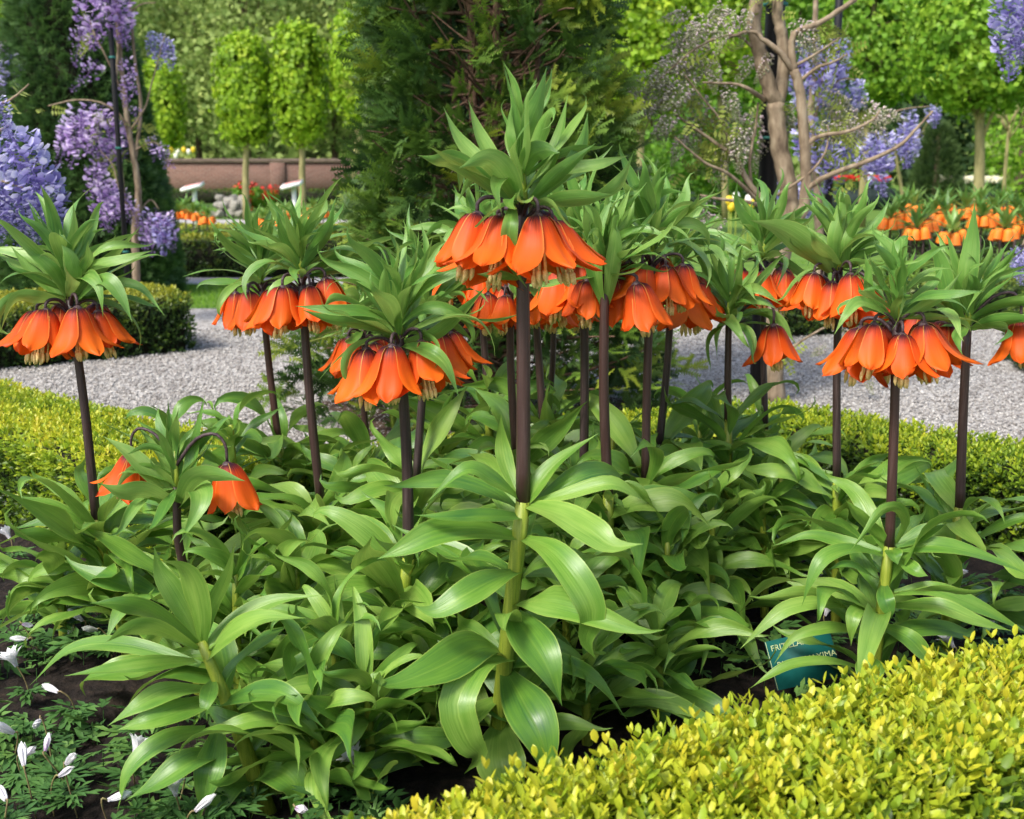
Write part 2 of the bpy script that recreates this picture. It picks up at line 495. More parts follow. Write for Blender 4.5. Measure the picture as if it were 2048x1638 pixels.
# soil of the flower bed, lumpy
rng = np.random.default_rng(3)
BED = [(-3.0, 4.9), (-0.47, 2.72), (0.85, 3.6), (1.75, 2.6), (1.0, 1.0), (0.2, 0.6), (-1.6, 0.6), (-3.4, 2.6)]
def in_poly(x, y, poly):
    inside = np.zeros(x.shape, bool)
    n = len(poly)
    for i in range(n):
        x1, y1 = poly[i]; x2, y2 = poly[(i + 1) % n]
        cond = ((y1 > y) != (y2 > y)) & (x < (x2 - x1) * (y - y1) / (y2 - y1 + 1e-12) + x1)
        inside ^= cond
    return inside
nx, ny = 200, 200
gx, gy = np.meshgrid(np.linspace(-3.4, 1.9, nx), np.linspace(0.6, 4.9, ny))
def vnoise(x, y, s, seed):
    r = np.random.default_rng(seed)
    t = r.uniform(-1, 1, (64, 64))
    xi, yi = x * s + 100, y * s + 100
    x0, y0 = np.floor(xi).astype(int), np.floor(yi).astype(int)
    fx, fy = xi - x0, yi - y0
    fx, fy = fx * fx * (3 - 2 * fx), fy * fy * (3 - 2 * fy)
    g = lambda a, b: t[a % 64, b % 64]
    return (g(x0, y0) * (1 - fx) + g(x0 + 1, y0) * fx) * (1 - fy) + (g(x0, y0 + 1) * (1 - fx) + g(x0 + 1, y0 + 1) * fx) * fy
def soil_z(x, y):
    return 0.018 + 0.012 * vnoise(x, y, 4, 1) + 0.008 * vnoise(x, y, 17, 2) + 0.007 * vnoise(x, y, 45, 5)
gz = soil_z(gx, gy)
inside = in_poly(gx, gy, BED)
gz = np.where(inside, gz, -0.03)
V = np.stack([gx.ravel(), gy.ravel(), gz.ravel()], 1)
idx = np.arange(nx * ny).reshape(ny, nx)
F = np.stack([idx[:-1, :-1].ravel(), idx[:-1, 1:].ravel(), idx[1:, 1:].ravel(), idx[1:, :-1].ravel()], 1)
keep = inside.ravel()[F].any(axis=1)
o = mobj('soil_bed', make_mesh('soil_bed', V, F[keep], M['soil']))
o['kind'] = 'structure'

# loose pebbles lying on the gravel (real stones, one mass)
def pebble_base(seed):
    r = np.random.default_rng(seed)
    V = np.array([[1, 0, 0], [-1, 0, 0], [0, 1, 0], [0, -1, 0], [0, 0, .62], [0, 0, -.5]], float)
    V *= r.uniform(0.6, 1.25, (6, 1)) * [1, 0.8, 1]
    F = np.array([[0, 2, 4], [2, 1, 4], [1, 3, 4], [3, 0, 4], [2, 0, 5], [1, 2, 5], [3, 1, 5], [0, 3, 5]])
    return V, F, None
n = 70000
ys = 2.75 + (7.4 - 2.75) * rng.random(n) ** 1.35
xs = rng.uniform(-0.52, 0.54, n) * ys
ok = ~in_poly(xs, ys, BED)
xs, ys = xs[ok], ys[ok]
n = len(xs)
sc = rng.uniform(0.0036, 0.0080, n) * (0.85 + 0.09 * ys)
locs = np.stack([xs, ys, sc * 0.25], 1)
rots = frames(rng.normal(0, 0.35, (n, 3)) + [0, 0, 1], rng)
PV, PF, PT = scatter([pebble_base(s) for s in range(8)], locs, rots, sc, rng.beta(2, 2, n), rng)
mobj('gravel_stones', make_mesh('gravel_stones', PV, PF, M['pebble'], PT, smooth=False), kind='stuff')
bpy.data.objects['gravel_stones']['label'] = 'loose pale grey gravel stones covering the garden path'
bpy.data.objects['gravel_stones']['category'] = 'gravel'

# short grass where the lawn shows
n = 16000
gxs = np.concatenate([rng.uniform(-3.6, -1.4, n // 2), rng.uniform(3.0, 8.5, n // 2)])
gys = np.concatenate([rng.uniform(8.5, 10.3, n // 2), rng.uniform(8.4, 13.0, n // 2)])
blade = (np.array([[-.5, 0, 0], [.5, 0, 0], [0.1, 0, 8.]]) * 0.5, np.array([[0, 1, 2]]), np.array([-.2, -.2, .2]))
rots = frames(rng.normal(0, 0.4, (n, 3)) + [0, 0, 1], rng)
gv = scatter([blade], np.stack([gxs, gys, np.full(n, -0.012)], 1), rots, rng.uniform(0.008, 0.013, n), rng.uniform(.2, .8, n), rng)
o = mobj('grass', make_mesh('grass', gv[0], gv[1], M['green'], gv[2], smooth=False), kind='stuff')
tag(o, 'short green lawn grass beyond the gravel path', 'grass')

# ================================================================== BOX HEDGES
def box_sprig(seed, pairs, big, detail=True):
    """one shoot of box: opposite pairs of small rounded leaves, local Z up the shoot"""
    r = np.random.default_rng(seed)
    parts = []
    L = 1.0
    for i in range(pairs):
        t = (i + 0.3) / pairs
        z = L * t
        ang = r.uniform(0, math.pi) + i * math.pi / 2
        ll = big * (0.75 + 0.35 * math.sin(math.pi * min(1, t + .2))) * r.uniform(.85, 1.15)
        w = ll * r.uniform(.40, .52)
        up = 0.35 + 0.9 * t
        for s in (0, math.pi):
            a = ang + s + r.uniform(-.3, .3)
            if detail:
                pts = np.array([[0, 0, 0], [.35, .42, .04], [.75, .36, .03], [1, 0, 0], [.75, -.36, .03], [.35, -.42, .04], [.5, 0, -.07]])
                F = np.array([[0, 6, 1], [1, 6, 2], [2, 6, 3], [3, 6, 4], [4, 6, 5], [5, 6, 0]])
            else:
                pts = np.array([[0, 0, 0], [.5, .45, .05], [1, 0, 0], [.5, -.45, .05]])
                F = np.array([[0, 2, 1], [0, 3, 2]])
            p = pts * [ll, w * 1.15, ll]
            u = up + r.uniform(-.25, .25)
            cu, su = math.cos(u), math.sin(u)
            p = np.stack([p[:, 0] * cu - p[:, 2] * su, p[:, 1], p[:, 0] * su + p[:, 2] * cu], 1)
            ca, sa = math.cos(a), math.sin(a)
            p = np.stack([p[:, 0] * ca - p[:, 1] * sa, p[:, 0] * sa + p[:, 1] * ca, p[:, 2] + z], 1)
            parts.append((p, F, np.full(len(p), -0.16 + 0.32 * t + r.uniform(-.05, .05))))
    return merge(parts)

def hedge_samples(path, width, height, spacing, rng, faces=('L', 'T', 'R'), ends=True):
    """points + normals over the outside of a clipped hedge that follows path (hedge centre line)"""
    Ps, Ns = [], []
    r = min(0.07, width * .25, height * .3)
    for (x1, y1), (x2, y2) in zip(path[:-1], path[1:]):
        L = math.hypot(x2 - x1, y2 - y1)
        d = np.array([(x2 - x1) / L, (y2 - y1) / L]); nrm = np.array([-d[1], d[0]])
        for face in faces:
            if face == 'T':
                n = int(L * width / spacing ** 2)
                s = rng.uniform(0, L, n); t = rng.uniform(-width / 2, width / 2, n)
                edge = np.clip((np.abs(t) - (width / 2 - r)) / r, 0, 1)
                z = height - r * (1 - np.sqrt(1 - edge ** 2 * .9)) + 0.012 * vnoise(s + x1, t + y1, 9, 7)
                nn = np.stack([nrm[0] * np.sign(t) * edge, nrm[1] * np.sign(t) * edge, 1 - .3 * edge], 1)
            else:
                sg = 1 if face == 'L' else -1
                n = int(L * height / spacing ** 2)
                s = rng.uniform(0, L, n); z = rng.uniform(0.01, height - r * .4, n)
                t = sg * (width / 2 + 0.012 * vnoise(s + x1, z + y1, 9, 8))
                nn = np.stack([np.full(n, nrm[0] * sg), np.full(n, nrm[1] * sg), np.full(n, .35)], 1)
            Ps.append(np.stack([x1 + d[0] * s + nrm[0] * t, y1 + d[1] * s + nrm[1] * t, z], 1)); Ns.append(nn)
    if ends:
        for (x1, y1), (x2, y2), sg in ((path[0], path[1], -1), (path[-1], path[-2], -1)):
            L = math.hypot(x2 - x1, y2 - y1)
            d = np.array([(x2 - x1) / L, (y2 - y1) / L]); nrm = np.array([-d[1], d[0]])
            n = int(width * height / spacing ** 2)
            t = rng.uniform(-width / 2, width / 2, n); z = rng.uniform(0.01, height - .01, n)
            Ps.append(np.stack([x1 + nrm[0] * t, y1 + nrm[1] * t, z], 1))
            Ns.append(np.tile([-d[0], -d[1], .3], (n, 1)))
    return np.concatenate(Ps), np.concatenate(Ns)

def hedge(name, label, path, width, height, spacing, sprig_len, pairs, big, mat, seed, topbright=0.62, sidebright=0.3,
          detail=False, singles=0, inset=0.035, faces=('L', 'T', 'R'), ends=True, group=None, upright=.35):
    rng = np.random.default_rng(seed)
    x0, y0 = path[len(path) // 2]
    root = thing(name, (x0, y0, 0), label, 'hedge', group)
    Pn, Nn = hedge_samples(path, width, height, spacing, rng, faces, ends)
    n = len(Pn)
    Nn = Nn / np.linalg.norm(Nn, axis=1)[:, None]
    D = Nn + rng.normal(0, .34 if upright < .5 else .27, (n, 3)) + [0, 0, upright]
    rots = frames(D, rng)
    sc = sprig_len * rng.uniform(.65, 1.25, n) * np.where(rng.random(n) < .07, 1.3, 1.0)
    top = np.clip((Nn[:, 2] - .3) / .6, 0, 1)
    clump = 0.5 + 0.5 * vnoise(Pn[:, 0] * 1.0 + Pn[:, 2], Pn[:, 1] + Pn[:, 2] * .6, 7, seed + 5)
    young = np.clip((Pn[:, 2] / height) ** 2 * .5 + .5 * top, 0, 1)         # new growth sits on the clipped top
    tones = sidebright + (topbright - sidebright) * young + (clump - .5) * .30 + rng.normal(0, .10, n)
    locs = Pn - Nn * (sc * .55)[:, None] - [x0, y0, 0]
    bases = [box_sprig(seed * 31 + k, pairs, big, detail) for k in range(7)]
    if singles:
        cd = np.linalg.norm(Pn - np.array([0, 0, CAM_H]), axis=1)
        c = Pn[:, 1] * CP + (CAM_H - Pn[:, 2]) * SP
        px = 1024 + FPX * Pn[:, 0] / c
        py = 819 - FPX * ((Pn[:, 2] - CAM_H) * CP + Pn[:, 1] * SP) / c
        vis = (px > 20) & (px < 2028) & (py < 1625) & (top > .6)
        order = np.nonzero(vis)[0]
        order = order[np.argsort(cd[order])][:singles * 6]
        pick = rng.choice(order, min(singles, len(order)), replace=False)
        meshes = []
        for k, b in enumerate(bases):
            for j, tn in enumerate((.5, .68, .8)):
                meshes.append(make_mesh('box_sprig', b[0], b[1], mat, b[2] + tn, smooth=True))
        for i in pick:
            o = bpy.data.objects.new('sprig', meshes[rng.integers(0, len(meshes))])
            Mx = Matrix([list(r_) for r_ in rots[i]]).to_4x4()
            o.matrix_local = Matrix.Translation(Vector(locs[i] + Nn[i] * sc[i] * .3)) @ Mx @ Matrix.Scale(min(sc[i], .066) * 1.08, 4)
            link(o, root)
        keep = np.ones(n, bool); keep[pick] = False
        locs, rots, sc, tones = locs[keep], rots[keep], sc[keep], tones[keep]
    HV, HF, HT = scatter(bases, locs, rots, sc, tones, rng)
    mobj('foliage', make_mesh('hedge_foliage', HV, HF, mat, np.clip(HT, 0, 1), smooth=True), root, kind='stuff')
    parts = []
    for (x1, y1), (x2, y2) in zip(path[:-1], path[1:]):
        L = math.hypot(x2 - x1, y2 - y1); a = math.atan2(y2 - y1, x2 - x1)
        V, F = box_vf(0, 0, (height - inset) / 2, L - inset * 2 + width * .3 * (len(path) > 2), width - inset * 2, height - inset)
        ca, sa = math.cos(a), math.sin(a)
        V = np.stack([V[:, 0] * ca - V[:, 1] * sa + (x1 + x2) / 2 - x0, V[:, 0] * sa + V[:, 1] * ca + (y1 + y2) / 2 - y0, V[:, 2] + 0.003 * len(parts)], 1)
        parts.append((V, F))
    V, F, _ = merge(parts)
    mobj('twig_core', make_mesh('twig_core', V, F, M['core'], smooth=False), root)
    return root

# the hedge at the photographer's feet, running away to the right
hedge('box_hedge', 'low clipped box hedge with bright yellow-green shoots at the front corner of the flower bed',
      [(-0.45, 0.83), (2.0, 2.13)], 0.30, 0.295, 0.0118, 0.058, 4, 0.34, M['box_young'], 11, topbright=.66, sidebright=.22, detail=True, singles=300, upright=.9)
# hedge along the left back of the bed, and the one behind the plants
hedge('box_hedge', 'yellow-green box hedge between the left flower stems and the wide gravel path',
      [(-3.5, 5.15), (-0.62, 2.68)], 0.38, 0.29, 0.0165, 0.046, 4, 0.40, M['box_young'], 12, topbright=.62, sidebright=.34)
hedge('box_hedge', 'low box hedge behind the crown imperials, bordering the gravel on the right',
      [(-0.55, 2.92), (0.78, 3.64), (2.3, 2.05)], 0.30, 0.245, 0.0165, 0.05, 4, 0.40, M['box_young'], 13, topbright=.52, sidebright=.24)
hedge('box_hedge', 'thick square-ended box hedge across the gravel beside the dark yew cone',
      [(-4.6, 4.75), (-2.02, 6.72)], 0.74, 0.31, 0.026, 0.055, 3, 0.55, M['box_dark'], 14, topbright=.92, sidebright=.30)
hedge('box_hedge', 'grey-green box hedge end at the right edge of the gravel',
      [(2.62, 5.95), (4.6, 5.5)], 0.5, 0.29, 0.03, 0.055, 3, 0.55, M['box_dark'], 15, topbright=.62, sidebright=.34)
hedge('box_hedge', 'dark low box hedge beyond the gravel, behind the budding wisteria trunk',
      [(1.45, 7.1), (3.9, 7.9)], 0.4, 0.27, 0.03, 0.055, 3, 0.55, M['box_dark'], 16, topbright=.62, sidebright=.28)
hedge('box_hedge', 'long square box hedge between the lawn strip and the distant crown imperials',
      [(-6.0, 11.25), (-0.9, 11.25)], 0.42, 0.37, 0.04, 0.07, 2, 0.6, M['box_dark'], 17, topbright=.95, sidebright=.42)
hedge('box_hedge', 'pale-topped low box hedge just in front of the stone pile and far path',
      [(-8.0, 15.6), (-0.9, 15.6)], 0.5, 0.26, 0.05, 0.08, 2, 0.6, M['box_dark'], 18, topbright=1.0, sidebright=.5)
hedge('box_hedge', 'low dark hedge behind the distant right crown imperials, under the cream tulips',
      [(4.3, 13.1), (9.5, 12.0)], 0.5, 0.34, 0.05, 0.08, 2, 0.6, M['box_dark'], 19, topbright=.6, sidebright=.2)
hedge('box_hedge', 'dark clipped hedge along the foot of the brick wall',
      [(-14, 36.5), (-2.5, 36.5)], 0.9, 0.34, 0.11, 0.16, 2, 0.6, M['box_dark'], 20, topbright=.5, sidebright=.2)

# ================================================================== BRICK WALL
def brick_mat():
    m, nt, out = new_mat('red_brick')
    tc = N(nt, 'ShaderNodeTexCoord')
    mp = N(nt, 'ShaderNodeMapping')
    mp.inputs['Rotation'].default_value = (R(90), 0, 0)
    nt.links.new(tc.outputs['Object'], mp.inputs[0])
    b = N(nt, 'ShaderNodeTexBrick')
    b.inputs['Scale'].default_value = 1.0
    b.inputs['Brick Width'].default_value = 0.22
    b.inputs['Row Height'].default_value = 0.072
    b.inputs['Mortar Size'].default_value = 0.006
    b.inputs['Color1'].default_value = (0.10, 0.038, 0.026, 1)
    b.inputs['Color2'].default_value = (0.16, 0.066, 0.046, 1)
    b.inputs['Mortar'].default_value = (0.30, 0.26, 0.22, 1)
    nt.links.new(mp.outputs[0], b.inputs['Vector'])
    nz = N(nt, 'ShaderNodeTexNoise')
    nz.inputs['Scale'].default_value = 0.9
    nz.inputs['Detail'].default_value = 6
    nt.links.new(tc.outputs['Object'], nz.inputs['Vector'])
    c = mixc(nt, math_n(nt, 'MULTIPLY', nz.outputs[0], 0.55), b.outputs['Color'], (0.14, 0.095, 0.072))
    finish(nt, out, c, 0.9, 0.2, bump=b.outputs['Fac'], bump_str=-0.4, bump_dist=0.01)
    return m
M['brick'] = brick_mat()
M['coping'] = noise_mat('dark_coping', [(0.3, (0.07, 0.05, 0.035)), (0.7, (0.15, 0.11, 0.08))], 6, rough=0.9)
wall = thing('brick_wall', (-8.5, 40.0, 0), 'long low red brick wall with dark coping behind the pleached trees', 'wall')
V, F = box_vf(0, 0, 0.62, 16.0, 0.24, 1.28)
mobj('wall_face', make_mesh('wall_face', V, F, M['brick'], smooth=False), wall)
for px in (-4.6, 0.55, 5.4):
    V, F = box_vf(px, -0.16, 0.62, 0.5, 0.1, 1.25)
    mobj('pier', make_mesh('pier', V, F, M['brick'], smooth=False), wall)
prof = np.array([[-.19, 0], [.19, 0], [.19, .06], [.0, .12], [-.19, .06]])
V = np.array([[x, y, z + 1.263] for x in (-8.05, 8.05) for y, z in prof])
me = bpy.data.meshes.new('coping')
me.from_pydata([tuple(v) for v in V], [], [[0, 1, 2, 3, 4][::-1], [5, 6, 7, 8, 9]] + [[i, (i + 1) % 5, (i + 1) % 5 + 5, i + 5] for i in range(5)])
me.materials.append(M['coping'])
mobj('coping', me, wall)

# ================================================================== TREES
LEAF4 = (np.array([[-.5, 0, 0], [0, .36, .08], [.5, 0, 0], [0, -.36, .08]]), np.array([[0, 2, 1], [0, 3, 2]]), None)
LEAF5 = (np.array([[-.5, 0, 0], [-.1, .5, .1], [.15, .2, .02], [.55, 0, -.08], [.15, -.2, .02], [-.1, -.5, .1]]),
         np.array([[0, 2, 1], [0, 4, 2], [2, 4, 3], [0, 5, 4]]), None)
def leaf_cloud(shape, n, size, rng, clumps, spread, tone=(0.5, .15), hollow=0.6):
    """shape(u): rng -> (points, outward normals); leaves gather in clumps near the surface"""
    C, CN = shape(clumps, rng, hollow)
    k = rng.integers(0, clumps, n)
    Pp = C[k] + rng.normal(0, spread, (n, 3))
    D = CN[k] + rng.normal(0, .55, (n, 3))
    ct = rng.normal(0, tone[1], clumps)
    t = tone[0] + ct[k] + rng.normal(0, tone[1] * .6, n)
    return scatter([LEAF4, LEAF5], Pp, frames(D, rng), size * rng.uniform(.65, 1.35, n), t, rng)
def ellipsoid(c, r):
    c, r = np.array(c), np.array(r)
    def f(n, rng, hollow):
        d = rng.normal(0, 1, (n, 3)); d /= np.linalg.norm(d, axis=1)[:, None]
        s = rng.uniform(hollow, 1.0, (n, 1))
        return c + d * r * s, d / r
    return f
def rounded_block(c, r, p=4):
    """superellipsoid: a clipped tree head"""
    c, r = np.array(c), np.array(r)
    def f(n, rng, hollow):
        d = rng.normal(0, 1, (n, 3))
        d /= (np.abs(d) ** p).sum(1)[:, None] ** (1 / p)
        s = rng.uniform(hollow, 1.0, (n, 1))
        return c + d * r * s, np.sign(d) * np.abs(d) ** (p - 1) / r
    return f
def limbs(root_loc, trunk_pts, trunk_r, n_limbs, crown_c, crown_r, rng, mat, parent, seg=7, name='trunk'):
    tp = smooth_path(trunk_pts, 10)
    parts = [tube_vf(tp - np.array(root_loc), np.linspace(trunk_r, trunk_r * .55, 10), seg)]
    for i in range(n_limbs):
        t = rng.uniform(.45, .98)
        a = tp[int(t * 9)]
        d = rng.normal(0, 1, 3); d /= np.linalg.norm(d); d[2] = abs(d[2]) * .8
        e = np.array(crown_c) + d * np.array(crown_r) * .85
        mid = (a + e) / 2 + [0, 0, .06 * np.linalg.norm(e - a)]
        q = smooth_path([a, mid, e], 6) - np.array(root_loc)
        parts.append(tube_vf(q, np.linspace(trunk_r * .32, trunk_r * .06, 6), 5))
    V, F, _ = merge([(v, f) for v, f in [(p[0], p[1]) for p in parts]])
    return mobj(name, make_mesh('trunk', V, F, mat), parent)

def pleached(label, px, Y, crown_px, depth, n, size, mat, seed, trunk_r, tone=(.55, .16), group=None):
    """standard tree with a clipped upright head; crown_px = (x0, x1, ytop, ybottom) in photo pixels"""
    rng = np.random.default_rng(seed)
    x0, x1, yt, yb = crown_px
    top, bot = P((x0 + x1) / 2, yt, Y).z, P((x0 + x1) / 2, yb, Y).z
    xl, xr = P(x0, (yt + yb) / 2, Y).x, P(x1, (yt + yb) / 2, Y).x
    base = XZ(px, Y, 0); base.z = -0.01
    t = thing('pleached_tree', base, label, 'tree', group)
    c = np.array([(xl + xr) / 2, Y, (top + bot) / 2]); r = np.array([(xr - xl) / 2, depth, (top - bot) / 2])
    limbs(base, [base, Vector((base.x * .7 + c[0] * .3, Y, bot * .6)), Vector((c[0], Y, bot + .1)), Vector((c[0], Y, top - .3))], trunk_r, 14, c, r, rng, M['pale_bark'], t)
    cl = leaf_cloud(rounded_block(c - np.array(base), r, 3.2), n, size, rng, int(n / 14), size * .75, tone, hollow=.72)
    mobj('crown', make_mesh('crown', cl[0], cl[1], mat, np.clip(cl[2], 0, 1), smooth=False), t)
    return t
pleached('small lime-green clipped tree standing just right of the mauve wisteria', 333, 27.0, (280, 362, 124, 298), .4, 5200, .105, M['lime'], 31, .07)
pleached('lime-green pleached tree whose pale trunk stands right of the smaller white lectern', 493, 23.8, (438, 538, 68, 290), .45, 6400, .10, M['lime'], 32, .078, tone=(.5, .16))
pleached('lime-green pleached tree with its trunk right behind the bigger white lectern', 606, 23.6, (552, 650, 50, 284), .45, 6400, .10, M['lime'], 33, .078, tone=(.5, .16))
pleached('lime-green pleached tree half hidden by the tall loose yew', 705, 22.5, (668, 775, 22, 243), .45, 6400, .10, M['lime'], 34, .078, tone=(.55, .16))
pleached('tall yellow-green pleached tree between the loose yew and the budding wisteria', 1278, 18.0, (1168, 1400, -60, 215), .7, 9500, .10, M['lime'], 35, .075, tone=(.55, .17))
pleached('green pleached tree directly behind the budding wisteria branches', 1722, 21.0, (1640, 1850, -60, 212), .6, 8500, .10, M['green'], 36, .085, tone=(.55, .16))
pleached('big green pleached tree with a stout straight trunk at the right edge', 1951, 16.0, (1832, 2110, -70, 222), .8, 10000, .09, M['green'], 37, .085, tone=(.6, .17))
pleached('lime-green pleached tree glimpsed between the wisteria fork and its left branches', 1450, 24.0, (1385, 1500, -60, 190), .6, 6000, .11, M['lime'], 38, .08, tone=(.45, .16))
pleached('green pleached tree beyond the right edge of the garden', 2230, 19.0, (2080, 2380, -60, 222), .8, 6000, .12, M['green'], 39, .085, tone=(.5, .16))

# clipped dark yew cone on the left
def conifer_sprig(seed, n, w, wide=.1):
    r = np.random.default_rng(seed)
    parts = []
    for i in range(n):
        t = i / (n - 1)
        for s in (-1, 1):
            l = w * (1 - .5 * t) * r.uniform(.8, 1.2)
            a = s * (1.0 - .45 * t)
            d = np.array([math.sin(a), r.uniform(-.2, .2), math.cos(a)])
            b = np.array([0, 0, t])
            q = np.array([0, 0, wide])
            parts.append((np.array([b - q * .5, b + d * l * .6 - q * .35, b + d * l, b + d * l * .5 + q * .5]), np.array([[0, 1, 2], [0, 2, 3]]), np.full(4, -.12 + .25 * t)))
    return merge(parts)
rng = np.random.default_rng(41)
cone_c = XZ(176, 9.6, 0); cone_c.z = -.01
cone = thing('yew_cone', cone_c, 'dark green clipped yew cone behind the mauve wisteria', 'topiary')
n = 15000
h = 4.1 * (1 - np.sqrt(rng.random(n)))
a = rng.uniform(0, 2 * math.pi, n)
rr = np.minimum(.80 * (1 - h / 4.1) ** .8, .74) + .02 * vnoise(a * 3, h * 2, 3, 9) 
Nn = np.stack([np.cos(a), np.sin(a), np.full(n, .35)], 1)
locs = np.stack([rr * np.cos(a), rr * np.sin(a), h], 1) - Nn * .03
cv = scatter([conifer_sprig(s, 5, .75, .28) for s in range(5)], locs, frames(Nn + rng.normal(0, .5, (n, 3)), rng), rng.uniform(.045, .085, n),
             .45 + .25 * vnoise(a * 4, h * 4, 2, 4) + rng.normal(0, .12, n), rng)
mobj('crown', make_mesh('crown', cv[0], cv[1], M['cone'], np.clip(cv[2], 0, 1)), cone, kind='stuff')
hh = np.linspace(0, 4.02, 14)
V, F = tube_vf([(0, 0, z) for z in hh], [max(.01, min(.80 * (1 - z / 4.1) ** .8, .74) - .05) for z in hh], 20)
mobj('twig_core', make_mesh('twig_core', V, F, M['core']), cone)
V, F = tube_vf([(0, 0, -.02), (0, 0, .5)], .08, 8)
mobj('trunk', make_mesh('trunk', V, F, M['bark']), cone)

# tall loose yew in the middle of the gravel
rng = np.random.default_rng(42)
YB = Vector((-0.10, 4.75, 0.0))
yew = thing('yew_tree', YB, 'tall loose yew with brown stems showing, behind the tallest crown imperial', 'tree')
def yew_r(z):
    return np.interp(z, [0, .12, .3, .55, .9, 1.5, 2.2, 3.2], [.62, .80, .72, .50, .56, .49, .43, .34])
n = 9000
z = rng.uniform(0.03, 2.9, n)
a = rng.uniform(0, 2 * math.pi, n)
rad = yew_r(z) * np.where(rng.random(n) < .75, rng.uniform(.72, 1.06, n), rng.uniform(.3, .75, n))
rad *= 1 + .16 * vnoise(a * 2.2, z * 2.6, 1.3, 12)
gap = vnoise(a * 2.5, z * 3.0, 1.6, 77)
# thin, twiggy middle on the side that faces the path above the flowers
front = np.exp(-((np.cos(a + math.pi / 2) - 1) ** 2) / .25)
keepp = rng.random(n) > (np.clip(.6 * gap + .27, 0, .8) + .5 * front * (z > .75))
z, a, rad = z[keepp], a[keepp], rad[keepp]
n = len(z)
out = np.stack([np.cos(a), np.sin(a), rng.uniform(-.15, .55, n)], 1)
locs = np.stack([rad * np.cos(a), rad * np.sin(a), z], 1)
def yew_spray(seed):
    r = np.random.default_rng(seed)
    parts = []
    for b in range(4):
        l = (1.0, .62, .58, .42)[b]
        ang = (0, .75, -.75, .35)[b] + r.uniform(-.2, .2)
        st = (0, .15, .28, .5)[b]
        ax = np.array([math.sin(ang), r.uniform(-.15, .05), math.cos(ang)])
        sd = np.array([math.cos(ang), 0, -math.sin(ang)])
        o = np.array([0, 0, st])
        nn = int(11 * l) + 2
        for i in range(nn):
            t = i / nn
            p = o + ax * l * t
            p[1] -= .15 * (st + l * t) ** 2
            for s in (-1, 1):
                nl = .17 * (1 - .45 * t) * r.uniform(.8, 1.2)
                d = sd * s * .85 + ax * .55 + np.array([0, r.uniform(-.15, .25), 0])
                q = ax * .04
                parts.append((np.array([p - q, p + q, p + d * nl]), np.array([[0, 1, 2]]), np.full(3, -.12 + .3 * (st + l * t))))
    return merge(parts)
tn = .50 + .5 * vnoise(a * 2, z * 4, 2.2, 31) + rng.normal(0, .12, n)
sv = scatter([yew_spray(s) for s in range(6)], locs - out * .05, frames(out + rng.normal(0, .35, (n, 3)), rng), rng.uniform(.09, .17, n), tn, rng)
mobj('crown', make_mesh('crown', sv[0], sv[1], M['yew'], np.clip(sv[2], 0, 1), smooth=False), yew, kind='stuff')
for i, (dx, dy, r0) in enumerate(((-.05, 0, .028), (.03, -.03, .024), (.10, .03, .024), (-.12, .04, .02), (.17, -.05, .018))):
    pts = smooth_path([(dx * .4, dy * .4, -.02), (dx * .8, dy, .7), (dx * 1.3, dy * 1.2, 1.7), (dx * 1.6, dy, 3.1)], 12)
    V, F = tube_vf(pts, np.linspace(r0, r0 * .35, 12), 7)
    mobj('trunk', make_mesh('trunk', V, F, M['twig']), yew)
tw = []
for i in range(620):
    z0 = rng.uniform(.1, 2.7); aa = rng.uniform(0, 2 * math.pi)
    L = yew_r(z0) * rng.uniform(.5, 1.0)
    s = np.array([rng.uniform(-.08, .1), rng.uniform(-.05, .05), z0])
    e = np.array([math.cos(aa) * L, math.sin(aa) * L, z0 + rng.uniform(-.02, .35)])
    m_ = (s + e) / 2 + rng.normal(0, .05, 3)
    tw.append(tube_vf(smooth_path([s, m_, e], 5), np.linspace(.008, .0025, 5), 4, cap=False))
V, F, _ = merge(tw)
mobj('twigs', make_mesh('twigs', V, F, M['twig']), yew, kind='stuff')
# needle litter and bare earth round its foot
nn_ = 40
ang = np.linspace(0, 2 * math.pi, nn_, endpoint=False)
rr = .62 + .07 * np.sin(ang * 5) + .05 * np.sin(ang * 9 + 1)
me = bpy.data.meshes.new('earth_patch')
me.from_pydata([(YB.x + r_ * math.cos(t_) * 1.1, YB.y + r_ * math.sin(t_) * .8, .004) for r_, t_ in zip(rr, ang)], [], [list(range(nn_))])
me.materials.append(noise_mat('needle_litter', [(0.3, (0.03, 0.02, 0.014)), (0.7, (0.10, 0.06, 0.04))], 50, detail=9, rough=.95, bump=.8, dist=.01))
o = mobj('earth_patch', me); o['kind'] = 'structure'

# ================================================================== BACKGROUND WOODLAND
def wood_tree(label, x, Y, h, r, mat, seed, n, size, tone, low=0.25, cat='tree', group='woodland trees behind the garden', bark='bark', tr=None):
    rng = np.random.default_rng(seed)
    base = Vector((x, Y, -.012))
    t = thing('woodland_tree', base, label, cat, group)
    c = np.array([x, Y, h * (low + 1) / 2]); rr_ = np.array([r, r, h * (1 - low) / 2])
    lean = rng.uniform(-.6, .6)
    limbs(base, [base, Vector((x + lean * .2, Y, h * .35)), Vector((x + lean, Y, h * .9))], tr or h * .014, 16, c, rr_, rng, M[bark], t, seg=7)
    cl = leaf_cloud(ellipsoid(c - np.array(base), rr_), n, size, rng, int(n / 22), size * 1.6, tone, hollow=.35)
    mobj('crown', make_mesh('crown', cl[0], cl[1], mat, np.clip(cl[2], 0, 1), smooth=False), t)
    return t
rng = np.random.default_rng(50)
WL = 'tall grey-green woodland tree far behind the brick wall'
WR = 'tall fresh green woodland tree far behind the tulip beds on the right'
spots = [(-26, 62, WL), (-21, 57, WL), (-17, 64, WL), (-13, 58, WL), (-9.5, 63, WL), (-6, 57, WL), (-2, 61, WL), (2.5, 56, WL)]
